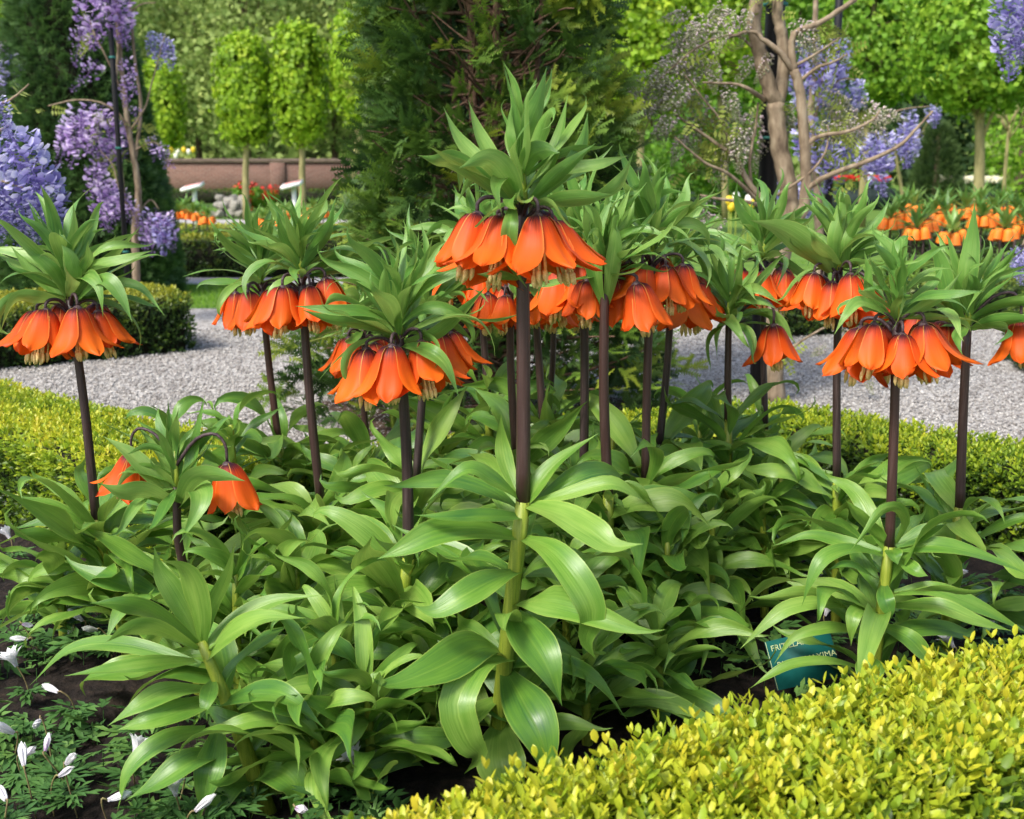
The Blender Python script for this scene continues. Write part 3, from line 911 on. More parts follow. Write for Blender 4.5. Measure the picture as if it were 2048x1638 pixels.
for i, (x, Y, l) in enumerate(spots):
    wood_tree(l, x, Y, rng.uniform(13, 17), rng.uniform(3.0, 4.0), M['wood_leaf'], 60 + i, 6500, .30, (.5, .15), low=.12, group='woodland behind the brick wall')
for i, (x, Y) in enumerate([(6, 52), (10.5, 47), (15, 51), (19.5, 45), (24, 50), (29, 46)]):
    wood_tree(WR, x, Y, rng.uniform(12, 15), rng.uniform(3.0, 3.8), M['green'], 80 + i, 6500, .27, (.42, .16), low=.12, group='woodland behind the tulip beds')
wood_tree('dark conifer mass between the wisteria and the small cone shrub', 11.6, 33, 5.0, 1.5, M['wood_dark'], 95, 3000, .22, (.3, .12), low=.02, group=None)
wood_tree('dark evergreen standing behind the right end of the brick wall', .8, 38, 8.0, 2.4, M['wood_dark'], 96, 4500, .26, (.35, .14), low=.02, group=None)
wood_tree('yellow-green tree high in the left corner behind the yew cone', -12.6, 30, 9.0, 2.3, M['lime'], 97, 4500, .17, (.35, .14), low=.22, group=None)
wood_tree('rounded bright green shrub behind the cream tulips', 13.4, 27.5, 2.7, 2.2, M['green'], 98, 4500, .15, (.62, .13), low=-.15, cat='shrub', group=None)
wood_tree('wide dark green shrub left of the budding wisteria, beyond the path', 4.3, 27, 2.6, 1.9, M['green'], 99, 4000, .14, (.2, .13), low=-.15, cat='shrub', group=None)
wood_tree('dark green shrub filling the gap behind the loose yew', 1.9, 24, 1.9, 1.5, M['green'], 100, 3500, .12, (.22, .13), low=-.15, cat='shrub', group=None)
# the far wood that reads as one mass, on a low bank
n = 24000
xs = rng.uniform(-75, 75, n); zs = rng.uniform(0, 22, n); ys = 82 + rng.uniform(-4, 4, n) + np.abs(xs) * -.12
D = rng.normal(0, .7, (n, 3)) + [0, -1, .3]
wv = scatter([LEAF4, LEAF5], np.stack([xs, ys, zs], 1), frames(D, rng), rng.uniform(.5, 1.1, n), .45 + .3 * vnoise(xs, zs, .5, 3) + rng.normal(0, .14, n), rng)
o = mobj('far_wood', make_mesh('far_wood', wv[0], wv[1], M['wood_leaf'], np.clip(wv[2], 0, 1), smooth=False), kind='stuff')
tag(o, 'dense blurred far woodland closing the view behind the garden', 'wood')
bx = np.linspace(-140, 140, 29)
V, F = [], []
for i, x in enumerate(bx):
    for (y, z) in ((86 - abs(x) * .12, -.5), (90 - abs(x) * .12, 14 + 2 * math.sin(i * 1.7)), (104, 24 + 2 * math.sin(i)), (140, 26), (160, -.5)):
        V.append((x, y, z))
for i in range(28):
    for k in range(4):
        F.append([i * 5 + k, i * 5 + k + 1, (i + 1) * 5 + k + 1, (i + 1) * 5 + k])
o = mobj('wooded_bank', make_mesh('wooded_bank', V, F, noise_mat('wooded_bank', [(0.3, (0.035, 0.05, 0.018)), (0.7, (0.08, 0.10, 0.03))], .6, detail=8, rough=.95)))
o['kind'] = 'structure'
# ================================================================== CROWN IMPERIALS
def blade_from_curve(pts, W, normals, nu=4, fold=.18, wave=.0, wfreq=9.0, phase=0.0, twist=None, base=.32, peak=.42, roll=0.0):
    """strap leaf along centre line pts (m,3) with normals (m,3); returns V, F(quads), uv"""
    m = len(pts)
    T = np.gradient(pts, axis=0); T /= np.linalg.norm(T, axis=1)[:, None] + 1e-9
    Nn = normals - T * (normals * T).sum(1)[:, None]
    Nn /= np.linalg.norm(Nn, axis=1)[:, None] + 1e-9
    B = np.cross(T, Nn)
    s = np.linspace(0, 1, m)
    if twist is not None:
        c, sn = np.cos(twist)[:, None], np.sin(twist)[:, None]
        Nn, B = Nn * c + B * sn, B * c - Nn * sn
    # width: clasping base, widest at peak, long drawn-out tip
    w = np.where(s < peak, base + (1 - base) * np.sin(np.clip(s / peak, 0, 1) * math.pi / 2) ** 1.1,
                 np.clip(np.cos(np.clip((s - peak) / (1 - peak), 0, 1) * math.pi / 2), 0, 1) ** 1.35)
    w = np.maximum(w, 0.008) * W / 2
    us = np.linspace(-1, 1, nu + 1)
    V, UV = [], []
    for i in range(m):
        for u in us:
            lift = fold * abs(u) ** 1.3 * w[i] + wave * u * abs(u) * math.sin(wfreq * s[i] + phase + (1.3 if u > 0 else 0)) * (w[i] / (W / 2))
            lift += roll * (u * u) * w[i] * s[i]
            V.append(pts[i] + B[i] * u * w[i] * (1 - .12 * fold * abs(u)) + Nn[i] * lift)
            UV.append((.5 + .5 * u, s[i]))
    F = []
    k = nu + 1
    for i in range(m - 1):
        for j in range(nu):
            F.append([i * k + j, i * k + j + 1, (i + 1) * k + j + 1, (i + 1) * k + j])
    return np.array(V), np.array(F), np.array(UV)

def leaf_variant(seed, L, W, a0, bend, tipup, side, tw, wave, mat, m=15, power=1.2, fold=.2):
    """generic leaf: local +X is outwards from the stem, Z up"""
    r = np.random.default_rng(seed)
    s = np.linspace(0, 1, m)
    th = a0 - bend * s ** power + r.uniform(.10, .34) * np.sin(s * r.uniform(3.5, 6) + r.uniform(0, 6)) * s + tipup * np.clip((s - .72) / .28, 0, 1) ** 2
    ps = side * s ** 1.5 + .38 * math.sin(seed) * np.sin(s * 4.8)
    d = np.stack([np.cos(th) * np.cos(ps), np.cos(th) * np.sin(ps), np.sin(th)], 1)
    pts = np.concatenate([[np.zeros(3)], np.cumsum((d[:-1] + d[1:]) / 2 * (L / (m - 1)), axis=0)])
    nrm = np.stack([-np.sin(th), np.zeros(m), np.cos(th)], 1)
    V, F, UV = blade_from_curve(pts, W, nrm, 4, fold, wave, r.uniform(7, 12), r.uniform(0, 6), tw * s ** 1.4, roll=r.uniform(-.15, .3))
    me = make_mesh('leaf_blade', V, F, mat, uv=UV)
    return me

rl = np.random.default_rng(7)
LOW = []      # broad lower leaves
for i in range(56):
    LOW.append(leaf_variant(100 + i, 1.0, rl.uniform(.145, .225), R(rl.uniform(15, 55)), R(rl.uniform(30, 110)), R(rl.choice([0, 60, 110, 150, -70, -120])),
                            R(rl.uniform(-48, 48)), R(rl.uniform(-120, 120)), rl.uniform(.015, .05), M['leaf'], power=rl.uniform(.9, 1.7)))
CROWN = []    # narrow upright tuft leaves
for i in range(44):
    CROWN.append(leaf_variant(300 + i, 1.0, rl.uniform(.10, .165), R(rl.uniform(40, 68)), R(rl.uniform(-20, 60) if i % 2 else rl.uniform(60, 165)), R(rl.choice([0, 70, 120, -90])),
                              R(rl.uniform(-45, 45)), R(rl.uniform(-120, 120)), rl.uniform(.006, .025), M['crown'], power=rl.uniform(1.0, 2.0), fold=.28))

def hero_leaf(ctrl, W, base_loc, mat, face=.5, wave=.12, seed=0, m=18, twist=0.0):
    """leaf drawn through photo points: ctrl = [(px, py, depth Y), ...]"""
    r = np.random.default_rng(seed)
    pts = smooth_path([P(*c) for c in ctrl], m)
    T = np.gradient(pts, axis=0); T /= np.linalg.norm(T, axis=1)[:, None]
    outw = pts[-1] - pts[0]; outw[2] = 0; outw /= np.linalg.norm(outw) + 1e-9
    n0 = np.array([0, 0, 1.0]) if abs(T[0][2]) < .85 else -outw
    nr = []
    for i in range(m):
        n0 = n0 - T[i] * n0.dot(T[i]); n0 /= np.linalg.norm(n0) + 1e-9
        nr.append(n0.copy())
    nr = np.array(nr)
    view = np.array([0, 0, CAM_H]) - pts; view /= np.linalg.norm(view, axis=1)[:, None]
    s_ = 1.0 if (nr * view).sum() >= 0 else -1.0
    nr = nr * (1 - face) + view * face * s_
    V, F, UV = blade_from_curve(pts - np.array(base_loc), W, nr, 6, .22, wave * W * .5, r.uniform(6, 10), r.uniform(0, 6), (twist + r.choice([-1, 1]) * r.uniform(.1, .65)) * np.linspace(0, 1, m) ** 2, roll=r.uniform(-.1, .25))
    return make_mesh('leaf_blade', V, F, mat, uv=UV)

# ---- bells
def petal_mesh(seed, flare, outer):
    r = np.random.default_rng(seed)
    m, nu = 13, 6
    s = np.linspace(0, 1, m)
    rad = np.interp(s, [0, .06, .16, .3, .55, .8, 1], [.003, .0105, .0175, .0225, .0285 + .002 * flare, .034 + .010 * flare, .039 + .024 * flare])
    zz = -np.interp(s, [0, .06, .16, .3, .55, .8, 1], [0, .002, .0095, .021, .042, .0615, .0745])
    w = np.interp(s, [0, .08, .2, .4, .6, .78, .9, .96, 1], [.006, .020, .032, .043, .0515, .0510, .038, .022, .003])
    ph = r.uniform(0, 6)
    V, UV = [], []
    for i in range(m):
        R_ = max(rad[i], .017) * 1.05
        for u in np.linspace(-1, 1, nu + 1):
            ang = u * w[i] / 2 / R_ * .82
            rr_ = rad[i] + outer * .0022 - (R_ - R_ * math.cos(ang)) * .75
            yy = R_ * math.sin(ang)
            wav = .0045 * s[i] ** 2 * math.sin(5 * u + ph) + .004 * s[i] ** 3 * u * math.sin(ph * 2)
            V.append((rr_ + wav + .0012 * outer * (1 - abs(u)), yy, zz[i] + .0025 * s[i] * u * math.cos(ph)))
            UV.append((.5 + .5 * u, s[i]))
    k = nu + 1
    F = [[i * k + j, i * k + j + 1, (i + 1) * k + j + 1, (i + 1) * k + j] for i in range(m - 1) for j in range(nu)]
    return make_mesh('petal', np.array(V), np.array(F), M['petal'], uv=np.array(UV))
PET = {(o_, f_): [petal_mesh(10 * s + f_ + 50 * o_, (.1, .6, 1.1)[f_], o_) for s in range(3)] for o_ in (0, 1) for f_ in range(3)}
def stamen_mesh(seed):
    r = np.random.default_rng(seed)
    parts = []
    for k in range(6):
        a = k * math.pi / 3 + r.uniform(-.3, .3)
        q = r.uniform(.004, .0085); L = r.uniform(.066, .078)
        p = [(0.002 * math.cos(a), .002 * math.sin(a), -.006), (q * math.cos(a), q * math.sin(a), -L * .6), (q * 1.2 * math.cos(a), q * 1.2 * math.sin(a), -L)]
        parts.append(tube_vf(smooth_path(p, 5), [.0017] * 5, 4, cap=False))
        e = np.array(p[2])
        parts.append(tube_vf([e, e + [0, 0, -.003], e + [.0008, 0, -.011], e + [0, 0, -.017]], [.0016, .0034, .0031, .0010], 6))
    parts.append(tube_vf([(0, 0, -.006), (0, 0, -.05), (.001, 0, -.09)], [.0024, .002, .002], 5))
    V, F, _ = merge(parts)
    return make_mesh('stamen_cluster', V, F, M['stamen'])
STA = [stamen_mesh(s) for s in range(3)]
def pedicel_mesh(seed, reach, rise):
    path = smooth_path([(0, 0, -.01), (reach * .4, 0, rise * .75), (reach * .78, 0, rise), (reach * .98, 0, rise * .62), (reach, 0, 0)], 12)
    V, F = tube_vf(path, np.linspace(.0030, .0025, 12), 8)
    V2, F2 = tube_vf([(reach, 0, .001), (reach, 0, -.002), (reach, 0, -.006), (reach, 0, -.010)], [.003, .007, .0095, .006], 10)
    A, B, _ = merge([(V, F), (V2, F2)])
    return make_mesh('pedicel', A, B, M['pedicel'])
PED = [(reach, rise, pedicel_mesh(0, reach, rise)) for reach, rise in ((.044, .016), (.052, .013), (.058, .018), (.085, .045))]

def add_flower(plant, loc, az, rng, scale=1.0, ped=None, tilt=None, flare=None):
    reach, rise, me = PED[ped if ped is not None else rng.integers(0, 3)]
    f = mobj('flower', me, plant, loc, (0, 0, az), scale)
    tl = R(rng.uniform(0, 17)) if tilt is None else tilt
    fl = rng.integers(0, 3) if flare is None else flare
    spin = rng.uniform(0, math.pi / 3)
    tip = Matrix.Translation((reach, 0, -.002)) @ Matrix.Rotation(-tl, 4, 'Y')
    for k in range(6):
        o = bpy.data.objects.new('petal', PET[(k % 2, fl)][rng.integers(0, 3)])
        o.matrix_local = tip @ Matrix.Rotation(spin + k * math.pi / 3, 4, 'Z') @ Matrix.Rotation(R(rng.uniform(-7, 5)), 4, 'Y') @ Matrix.Scale(rng.uniform(.93, 1.05), 4)
        link(o, f)
    o = bpy.data.objects.new('stamen_cluster', STA[rng.integers(0, 3)])
    o.matrix_local = tip @ Matrix.Rotation(rng.uniform(0, 6), 4, 'Z')
    link(o, f)
    return f

def interp_path(pts, z):
    for a, b in zip(pts[:-1], pts[1:]):
        if a[2] <= z <= b[2] + 1e-9:
            t = (z - a[2]) / max(1e-6, b[2] - a[2])
            return a * (1 - t) + b * t
    return pts[-1] if z > pts[-1][2] else pts[0]

def add_leaf(plant, name, meshes, rng, loc, az, L, pitch=0.0, roll=0.0):
    o = bpy.data.objects.new(name, meshes[rng.integers(0, len(meshes))])
    q = Matrix.Translation(loc) @ Matrix.Rotation(az, 4, 'Z') @ Matrix.Rotation(-pitch, 4, 'Y') @ Matrix.Rotation(roll, 4, 'X')
    o.matrix_local = q @ Matrix.Diagonal((L, L * (1 if rng.random() < .5 else -1) * rng.uniform(.85, 1.15), L, 1))
    link(o, plant)
    return o

def fritillary(label, Y, base_px, junction, whorl, flowers, seed, r_st=.0095, n_low=36, n_crown=26, crown_len=(.13, .225), leaf_len=(.20, .31),
               fscale=1.0, hero=None, hero_crown=None, avoid=None, peds=None, crown_up=.06, ground_leaf=.05, flower_dz=0.0):
    """junction / whorl: photo pixels where the bare stalk starts / where the bells hang"""
    rng = np.random.default_rng(seed)
    base = XZ(base_px, Y, 0)
    base.z = float(soil_z(np.array([base.x]), np.array([base.y]))[0])
    pl = thing('crown_imperial', base, label, 'flowering plant', 'crown imperials in the flower bed')
    B = np.array(base)
    J = np.array(P(*junction, Y)); Wp = np.array(P(*whorl, Y))
    low = smooth_path([B - [0, 0, .03], B * .55 + J * .45 + [0, 0, 0], J], 8) - B
    V, F = tube_vf(low, np.linspace(r_st * 1.35, r_st * 1.1, 8), 10, rib=.04, ribn=5)
    mobj('stem', make_mesh('stem', V, F, M['stem']), pl)
    midp = (J + Wp) / 2 + rng.normal(0, .004, 3)
    up = smooth_path([J - [0, 0, .004], midp, Wp + [0, 0, .012]], 10) - B
    V, F = tube_vf(up, np.linspace(r_st * 1.04, r_st * .86, 10), 12, rib=.035, ribn=6)
    mobj('flower_stalk', make_mesh('flower_stalk', V, F, M['stalk']), pl)
    # leaves up the green stem, loosely in whorls
    h0, h1 = ground_leaf, low[-1][2]
    n = int(n_low * 1.3)
    for i in range(n):
        t = (i + rng.uniform(-.3, .3)) / n
        t = min(max(t, 0), 1)
        z = h0 + (h1 - h0) * t
        q = interp_path(low, z)
        az = i * R(137.5) + rng.uniform(-.35, .35)
        if avoid and i % 3 and avoid(math.degrees(az) % 360, t):
            continue
        L = rng.uniform(*leaf_len) * (1 - .28 * t) * (.8 + .4 * min(1, t * 3))
        add_leaf(pl, 'leaf', LOW, rng, Vector(q) + Vector((math.cos(az), math.sin(az), 0)) * r_st * .8, az, L, R(rng.uniform(-12, 16) + 14 * t), R(rng.uniform(-35, 35)))
    if hero:
        for k, (ctrl, wpx) in enumerate(hero):
            Wm = wpx / (FPX / (ctrl[0][2] * CP + .5 * SP))
            mobj('leaf', hero_leaf(ctrl, Wm, B, M['leaf'], seed=seed * 100 + k), pl)
    # tuft of leaves over the bells
    C = Wp - B
    V, F = tube_vf([C + [0, 0, .005], C + [0, 0, crown_up * .6], C + [0, 0, crown_up + .02]], [r_st * .9, r_st * .7, r_st * .3], 8)
    mobj('crown_stem', make_mesh('crown_stem', V, F, M['stem']), pl)
    n_crown = int(n_crown * 1.5)
    for i in range(n_crown):
        t = (i + .5) / n_crown
        az = i * R(137.5) + rng.uniform(-.3, .3)
        L = rng.uniform(*crown_len) * (1.08 - .3 * t)
        add_leaf(pl, 'crown_leaf', CROWN, rng, Vector(C + [math.cos(az) * .004, math.sin(az) * .004, .002 + (crown_up + .01) * t]), az, L, R(-26 + 60 * t ** .8 + rng.uniform(-14, 14)), R(rng.uniform(-45, 45)))
    for i in range(5):                      # a few leaves hang down between the bells
        az = rng.uniform(0, 6.28)
        add_leaf(pl, 'crown_leaf', CROWN, rng, Vector(C + [math.cos(az) * .006, math.sin(az) * .006, .008]), az, rng.uniform(.13, .20), R(rng.uniform(-62, -34)), R(rng.uniform(-40, 40)))
    if hero_crown:
        for k, (ctrl, wpx) in enumerate(hero_crown):
            Wm = wpx / (FPX / (ctrl[0][2] * CP + .05 * SP))
            mobj('crown_leaf', hero_leaf(ctrl, Wm, B, M['crown'], face=.6, wave=.06, seed=seed * 100 + 50 + k), pl)
    for k, az in enumerate(flowers):
        add_flower(pl, Vector(C + [0, 0, flower_dz + rng.uniform(-.018, .006)]), R(az + rng.uniform(-6, 6)), rng, 1.10 * fscale * rng.uniform(.92, 1.08), ped=(peds[k] if peds else None))
    return pl

# --- the tallest plant, leaf by leaf
D = 1.75
heroA = [
 ([(1042, 1000, D), (985, 962, D - .03), (930, 940, D - .05), (854, 1004, D - .06)], 46),
 ([(1037, 992, D), (1012, 930, D + .03), (1003, 880, D + .04), (1002, 828, D + .03)], 36),
 ([(1055, 1004, D), (1080, 965, D), (1120, 920, D + .01), (1198, 866, D)], 50),
 ([(1056, 1008, D), (1130, 990, D - .02), (1215, 968, D - .03), (1262, 985, D - .02), (1290, 1003, D)], 34),
 ([(1056, 1010, D), (1120, 1028, D - .07), (1180, 1062, D - .12), (1225, 1092, D - .14), (1286, 1088, D - .14)], 72),
 ([(1046, 1034, D), (975, 1032, D - .06), (900, 1036, D - .10), (828, 1030, D - .11)], 44),
 ([(1034, 1074, D), (965, 1062, D - .05), (880, 1068, D - .10), (810, 1096, D - .12), (755, 1118, D - .12)], 66),
 ([(1046, 1076, D), (1100, 1100, D - .09), (1152, 1160, D - .14), (1184, 1225, D - .15), (1172, 1280, D - .14), (1192, 1318, D - .13)], 66),
 ([(1036, 1142, D), (985, 1160, D - .08), (930, 1190, D - .13), (870, 1222, D - .14), (828, 1212, D - .14)], 62),
 ([(1028, 1226, D), (1055, 1270, D - .10), (1092, 1330, D - .15), (1124, 1412, D - .16)], 88),
 ([(1022, 1318, D), (960, 1330, D - .10), (915, 1405, D - .16), (935, 1480, D - .17), (958, 1512, D - .16), (928, 1548, D - .15)], 72),
 ([(1014, 1345, D), (1050, 1410, D - .10), (1084, 1480, D - .14), (1100, 1572, D - .14)], 96),
 ([(1000, 1450, D), (1000, 1510, D - .07), (1008, 1560, D - .09), (1010, 1620, D - .09)], 104),
 ([(1046, 1152, D), (1100, 1146, D + .05), (1165, 1175, D + .08), (1230, 1190, D + .08)], 44),
 ([(1000, 1300, D), (955, 1268, D + .02), (925, 1250, D + .02), (914, 1222, D)], 44),
 ([(1005, 1330, D), (1080, 1320, D + .03), (1180, 1350, D + .02), (1255, 1440, D)], 60),
 ([(990, 1400, D), (930, 1440, D - .05), (880, 1470, D - .06), (862, 1500, D - .04)], 58),
]
crownA = [
 ([(1022, 408, D), (960, 356, D - .03), (905, 322, D - .04), (870, 322, D - .05), (834, 310, D - .05)], 48),
 ([(1042, 412, D), (1010, 350, D - .05), (972, 318, D - .08), (918, 336, D - .10)], 56),
 ([(1040, 400, D), (985, 318, D), (955, 262, D + .01), (936, 198, D + .01)], 40),
 ([(1032, 395, D), (955, 320, D + .03), (912, 270, D + .04), (886, 212, D + .04)], 36),
 ([(1030, 385, D), (975, 330, D + .05), (905, 262, D + .06)], 38),
 ([(1034, 350, D), (1024, 290, D - .02), (1020, 250, D - .02), (1024, 203, D - .02)], 20),
 ([(1050, 300, D), (1062, 245, D - .02), (1078, 200, D - .02), (1094, 133, D - .02)], 44),
 ([(1050, 255, D), (1035, 205, D), (1026, 165, D), (1006, 122, D)], 22),
 ([(1050, 235, D), (1060, 200, D), (1074, 155, D)], 22),
 ([(1062, 240, D + .02), (1090, 200, D + .03), (1105, 156, D + .03)], 22),
 ([(1056, 402, D), (1098, 330, D), (1122, 260, D + .01), (1136, 188, D + .01)], 34),
 ([(1060, 404, D), (1120, 345, D - .03), (1192, 286, D - .04)], 34),
 ([(1046, 352, D), (1062, 312, D - .04), (1090, 300, D - .05), (1120, 306, D - .06)], 46),
 ([(1064, 408, D), (1130, 345, D - .01), (1164, 290, D), (1176, 224, D)], 36),
 ([(1074, 418, D), (1120, 402, D - .04), (1180, 396, D - .05), (1225, 388, D - .05)], 40),
 ([(1180, 398, D + .06), (1225, 380, D + .05), (1250, 350, D + .05), (1268, 302, D + .05)], 34),
 ([(1026, 408, D - .02), (1022, 440, D - .07), (1018, 480, D - .07), (1024, 530, D - .05), (1054, 576, D - .04)], 34),
 ([(1036, 560, D - .01), (1010, 556, D - .05), (985, 552, D - .06), (953, 548, D - .06)], 28),
 ([(1050, 562, D - .01), (1075, 548, D + .02), (1102, 542, D + .03)], 26),
]
fritillary('tallest crown imperial, thick dark stalk rising in front of the loose yew', D, 985, (1046, 1002), (1044, 415), [-168, -128, -72, -20, 50, 130], 1, r_st=.0108,
           n_low=24, n_crown=15, hero=heroA, hero_crown=crownA, avoid=lambda a, t: 185 < a < 355, fscale=1.06)
# --- the plant by the label, right
D = 1.95
heroS = [
 ([(1774, 1088, D), (1742, 1060, D), (1715, 1030, D - .01), (1690, 998, D - .01)], 50),
 ([(1792, 1086, D), (1812, 1045, D - .03), (1796, 1016, D - .06), (1762, 1022, D - .08), (1732, 1062, D - .09), (1698, 1106, D - .09)], 24),
 ([(1782, 1096, D), (1788, 1110, D - .03), (1796, 1130, D - .04)], 36),
 ([(1764, 1110, D), (1705, 1098, D - .04), (1650, 1116, D - .07), (1622, 1160, D - .08), (1603, 1214, D - .08)], 36),
 ([(1762, 1102, D), (1690, 1085, D + .03), (1620, 1070, D + .04), (1545, 1092, D + .04)], 32),
 ([(1790, 1100, D), (1870, 1092, D - .02), (1960, 1110, D - .03), (2060, 1150, D - .03)], 42),
 ([(1792, 1092, D), (1840, 1072, D), (1870, 1056, D), (1894, 1048, D)], 42),
 ([(1796, 1115, D), (1828, 1140, D - .04), (1856, 1152, D - .05)], 32),
 ([(1756, 1160, D), (1720, 1140, D - .05), (1690, 1132, D - .07), (1655, 1140, D - .07)], 38),
 ([(1768, 1168, D), (1770, 1195, D - .05), (1778, 1220, D - .06), (1784, 1238, D - .06)], 36),
 ([(1788, 1186, D), (1870, 1180, D - .03), (1960, 1215, D - .04), (2060, 1268, D - .04)], 42),
 ([(1782, 1212, D), (1870, 1212, D - .06), (1950, 1240, D - .08), (2024, 1262, D - .08)], 38),
 ([(1752, 1222, D), (1660, 1206, D - .03), (1580, 1216, D - .05), (1530, 1250, D - .06), (1480, 1298, D - .06)], 36),
 ([(1752, 1222, D), (1714, 1222, D - .06), (1704, 1250, D - .08), (1702, 1292, D - .08)], 32),
 ([(1738, 1272, D), (1693, 1258, D - .03), (1645, 1258, D - .05), (1587, 1276, D - .06), (1548, 1328, D - .06)], 30),
 ([(1716, 1334, D), (1656, 1322, D - .06), (1587, 1330, D - .08), (1536, 1354, D - .09), (1498, 1378, D - .09)], 30),
 ([(1764, 1252, D), (1815, 1276, D - .05), (1850, 1312, D - .06), (1872, 1345, D - .06)], 46),
 ([(1738, 1318, D), (1742, 1345, D - .05), (1748, 1376, D - .06)], 62),
]
crownS = [
 ([(1788, 640, D), (1745, 612, D - .04), (1715, 605, D - .06), (1690, 632, D - .08), (1668, 670, D - .08)], 28),
 ([(1800, 640, D), (1850, 612, D - .04), (1890, 588, D - .05), (1925, 540, D - .05)], 26),
 ([(1786, 640, D), (1740, 590, D), (1735, 540, D), (1728, 500, D)], 24),
 ([(1794, 640, D), (1796, 580, D - .01), (1790, 530, D - .01), (1786, 478, D - .01)], 34),
]
fritillary('crown imperial standing beside the green plant label, full ring of orange bells', D, 1735, (1779, 1092), (1793, 648), [-150, -92, -38, 20, 85, 150], 2, r_st=.0088,
           n_low=22, n_crown=22, hero=heroS, hero_crown=crownS, avoid=lambda a, t: 175 < a < 365, crown_len=(.10, .17))
# --- left foreground plant with its bells above the left hedge
crownB = [
 ([(140, 600, 2.2), (200, 540, 2.2), (235, 505, 2.2), (284, 450, 2.2)], 30),
 ([(150, 605, 2.2), (205, 560, 2.14), (240, 590, 2.12), (265, 645, 2.11)], 34),
 ([(150, 605, 2.2), (220, 570, 2.2), (280, 575, 2.2), (330, 632, 2.18)], 24),
 ([(130, 605, 2.2), (80, 598, 2.14), (30, 600, 2.12), (0, 665, 2.1)], 34),
 ([(130, 600, 2.2), (70, 550, 2.2), (20, 490, 2.2)], 26),
 ([(138, 600, 2.2), (105, 540, 2.17), (60, 500, 2.16), (38, 485, 2.16)], 36),
 ([(144, 600, 2.2), (148, 550, 2.16), (138, 510, 2.15), (122, 488, 2.15)], 34),
 ([(140, 590, 2.2), (138, 520, 2.2), (150, 460, 2.2), (146, 400, 2.2)], 30),
]
fritillary('crown imperial with a leaning stalk in front of the thick square-ended hedge', 2.2, 262, (192, 1038), (139, 603), [-165, -118, -55, -14, 60, 125], 3, r_st=.0092,
           n_low=34, n_crown=22, hero_crown=crownB)
# --- the others
fritillary('crown imperial whose stalk rises from the gravel edge, left one of a close pair', 2.7, 585, (558, 888), (522, 572), [-170, -105, -35, 60], 4, r_st=.0085, n_low=30)
fritillary('crown imperial of the close pair whose bells touch the next plant, leaning stalk', 2.3, 668, (642, 1006), (603, 560), [-165, -112, -60, -12, 70, 130], 5, r_st=.0092, n_low=36)
fritillary('crown imperial with three pale-lit bells just left of the tallest one, dark ribbed stalk', 1.95, 778, (817, 1116), (798, 682), [-152, -92, -35, 40, 110], 6, r_st=.0098, n_low=36,
           hero_crown=[([(806, 690, 1.95), (850, 700, 1.88), (890, 730, 1.86), (920, 800, 1.85)], 38), ([(806, 685, 1.95), (870, 670, 1.93), (930, 620, 1.93), (975, 570, 1.93)], 34),
                       ([(795, 680, 1.95), (740, 650, 1.9), (660, 640, 1.89), (600, 618, 1.89)], 36)])
fritillary('crown imperial with a thin second stalk hugging the dark ribbed one', 2.2, 845, (832, 955), (856, 645), [-12, -60, 40], 7, r_st=.008, n_low=30)
fritillary('slim reddish-stalked crown imperial behind the three pale-lit bells', 2.75, 742, (737, 908), (728, 668), [-120, -60, 40, 150], 8, r_st=.008, n_low=30, n_crown=20)
fritillary('crown imperial behind the tallest plant, bells left of its stalk', 2.75, 985, (976, 788), (962, 512), [-150, -85, -20, 80], 9, r_st=.0085, n_low=30)
fritillary('crown imperial right behind the tallest stalk, small bells peeping out on the left', 2.4, 1040, (1032, 905), (1020, 572), [-150, -110, 20], 10, r_st=.0085, n_low=32, n_crown=16, fscale=.85)
fritillary('crown imperial with tilted stalk, first one right of the tallest plant', 2.65, 1092, (1087, 852), (1066, 560), [-100, -30, -165, 80], 12, r_st=.009, n_low=30)
fritillary('thin-stalked crown imperial at the back, against the yew foot', 2.85, 1096, (1097, 824), (1104, 572), [-90, 0, 170], 13, r_st=.0075, n_low=26, n_crown=20)
fritillary('crown imperial with broad bells crowding the right side of the tallest plant', 2.35, 1160, (1167, 968), (1166, 520), [-140, -92, -40, 30, 120], 14, r_st=.0092, n_low=36, fscale=1.1)
fritillary('crown imperial with a straight blue-black stalk and upright dark tuft', 2.2, 1218, (1216, 988), (1210, 560), [-12, 60, 140], 15, r_st=.0098, n_low=36, n_crown=30, crown_len=(.12, .19),
           hero_crown=[([(1206, 610, 2.2), (1190, 540, 2.18), (1195, 470, 2.18), (1232, 370, 2.2)], 40), ([(1214, 610, 2.2), (1225, 540, 2.17), (1232, 480, 2.16), (1230, 440, 2.16)], 34)])
fritillary('crown imperial with open bells between the blue-black stalk and the reddish stalks', 2.3, 1288, (1291, 958), (1304, 515), [-160, -110, -62, -12, 60], 16, r_st=.0088, n_low=34)
fritillary('reddish-stalked crown imperial with one dark bell low on its right', 2.55, 1318, (1318, 892), (1345, 545), [-25, -75, 40, 160], 17, r_st=.0085, n_low=30, fscale=1.1)
fritillary('crown imperial with a single bell on a long arched stalk', 2.55, 1455, (1456, 838), (1457, 655), [-14], 18, r_st=.0082, n_low=30, n_crown=24, peds=[3], flower_dz=.02)
fritillary('crown imperial at the back, right in front of the budding wisteria trunk', 2.85, 1535, (1531, 858), (1526, 525), [-150, -100, -45, 30], 19, r_st=.008, n_low=26)
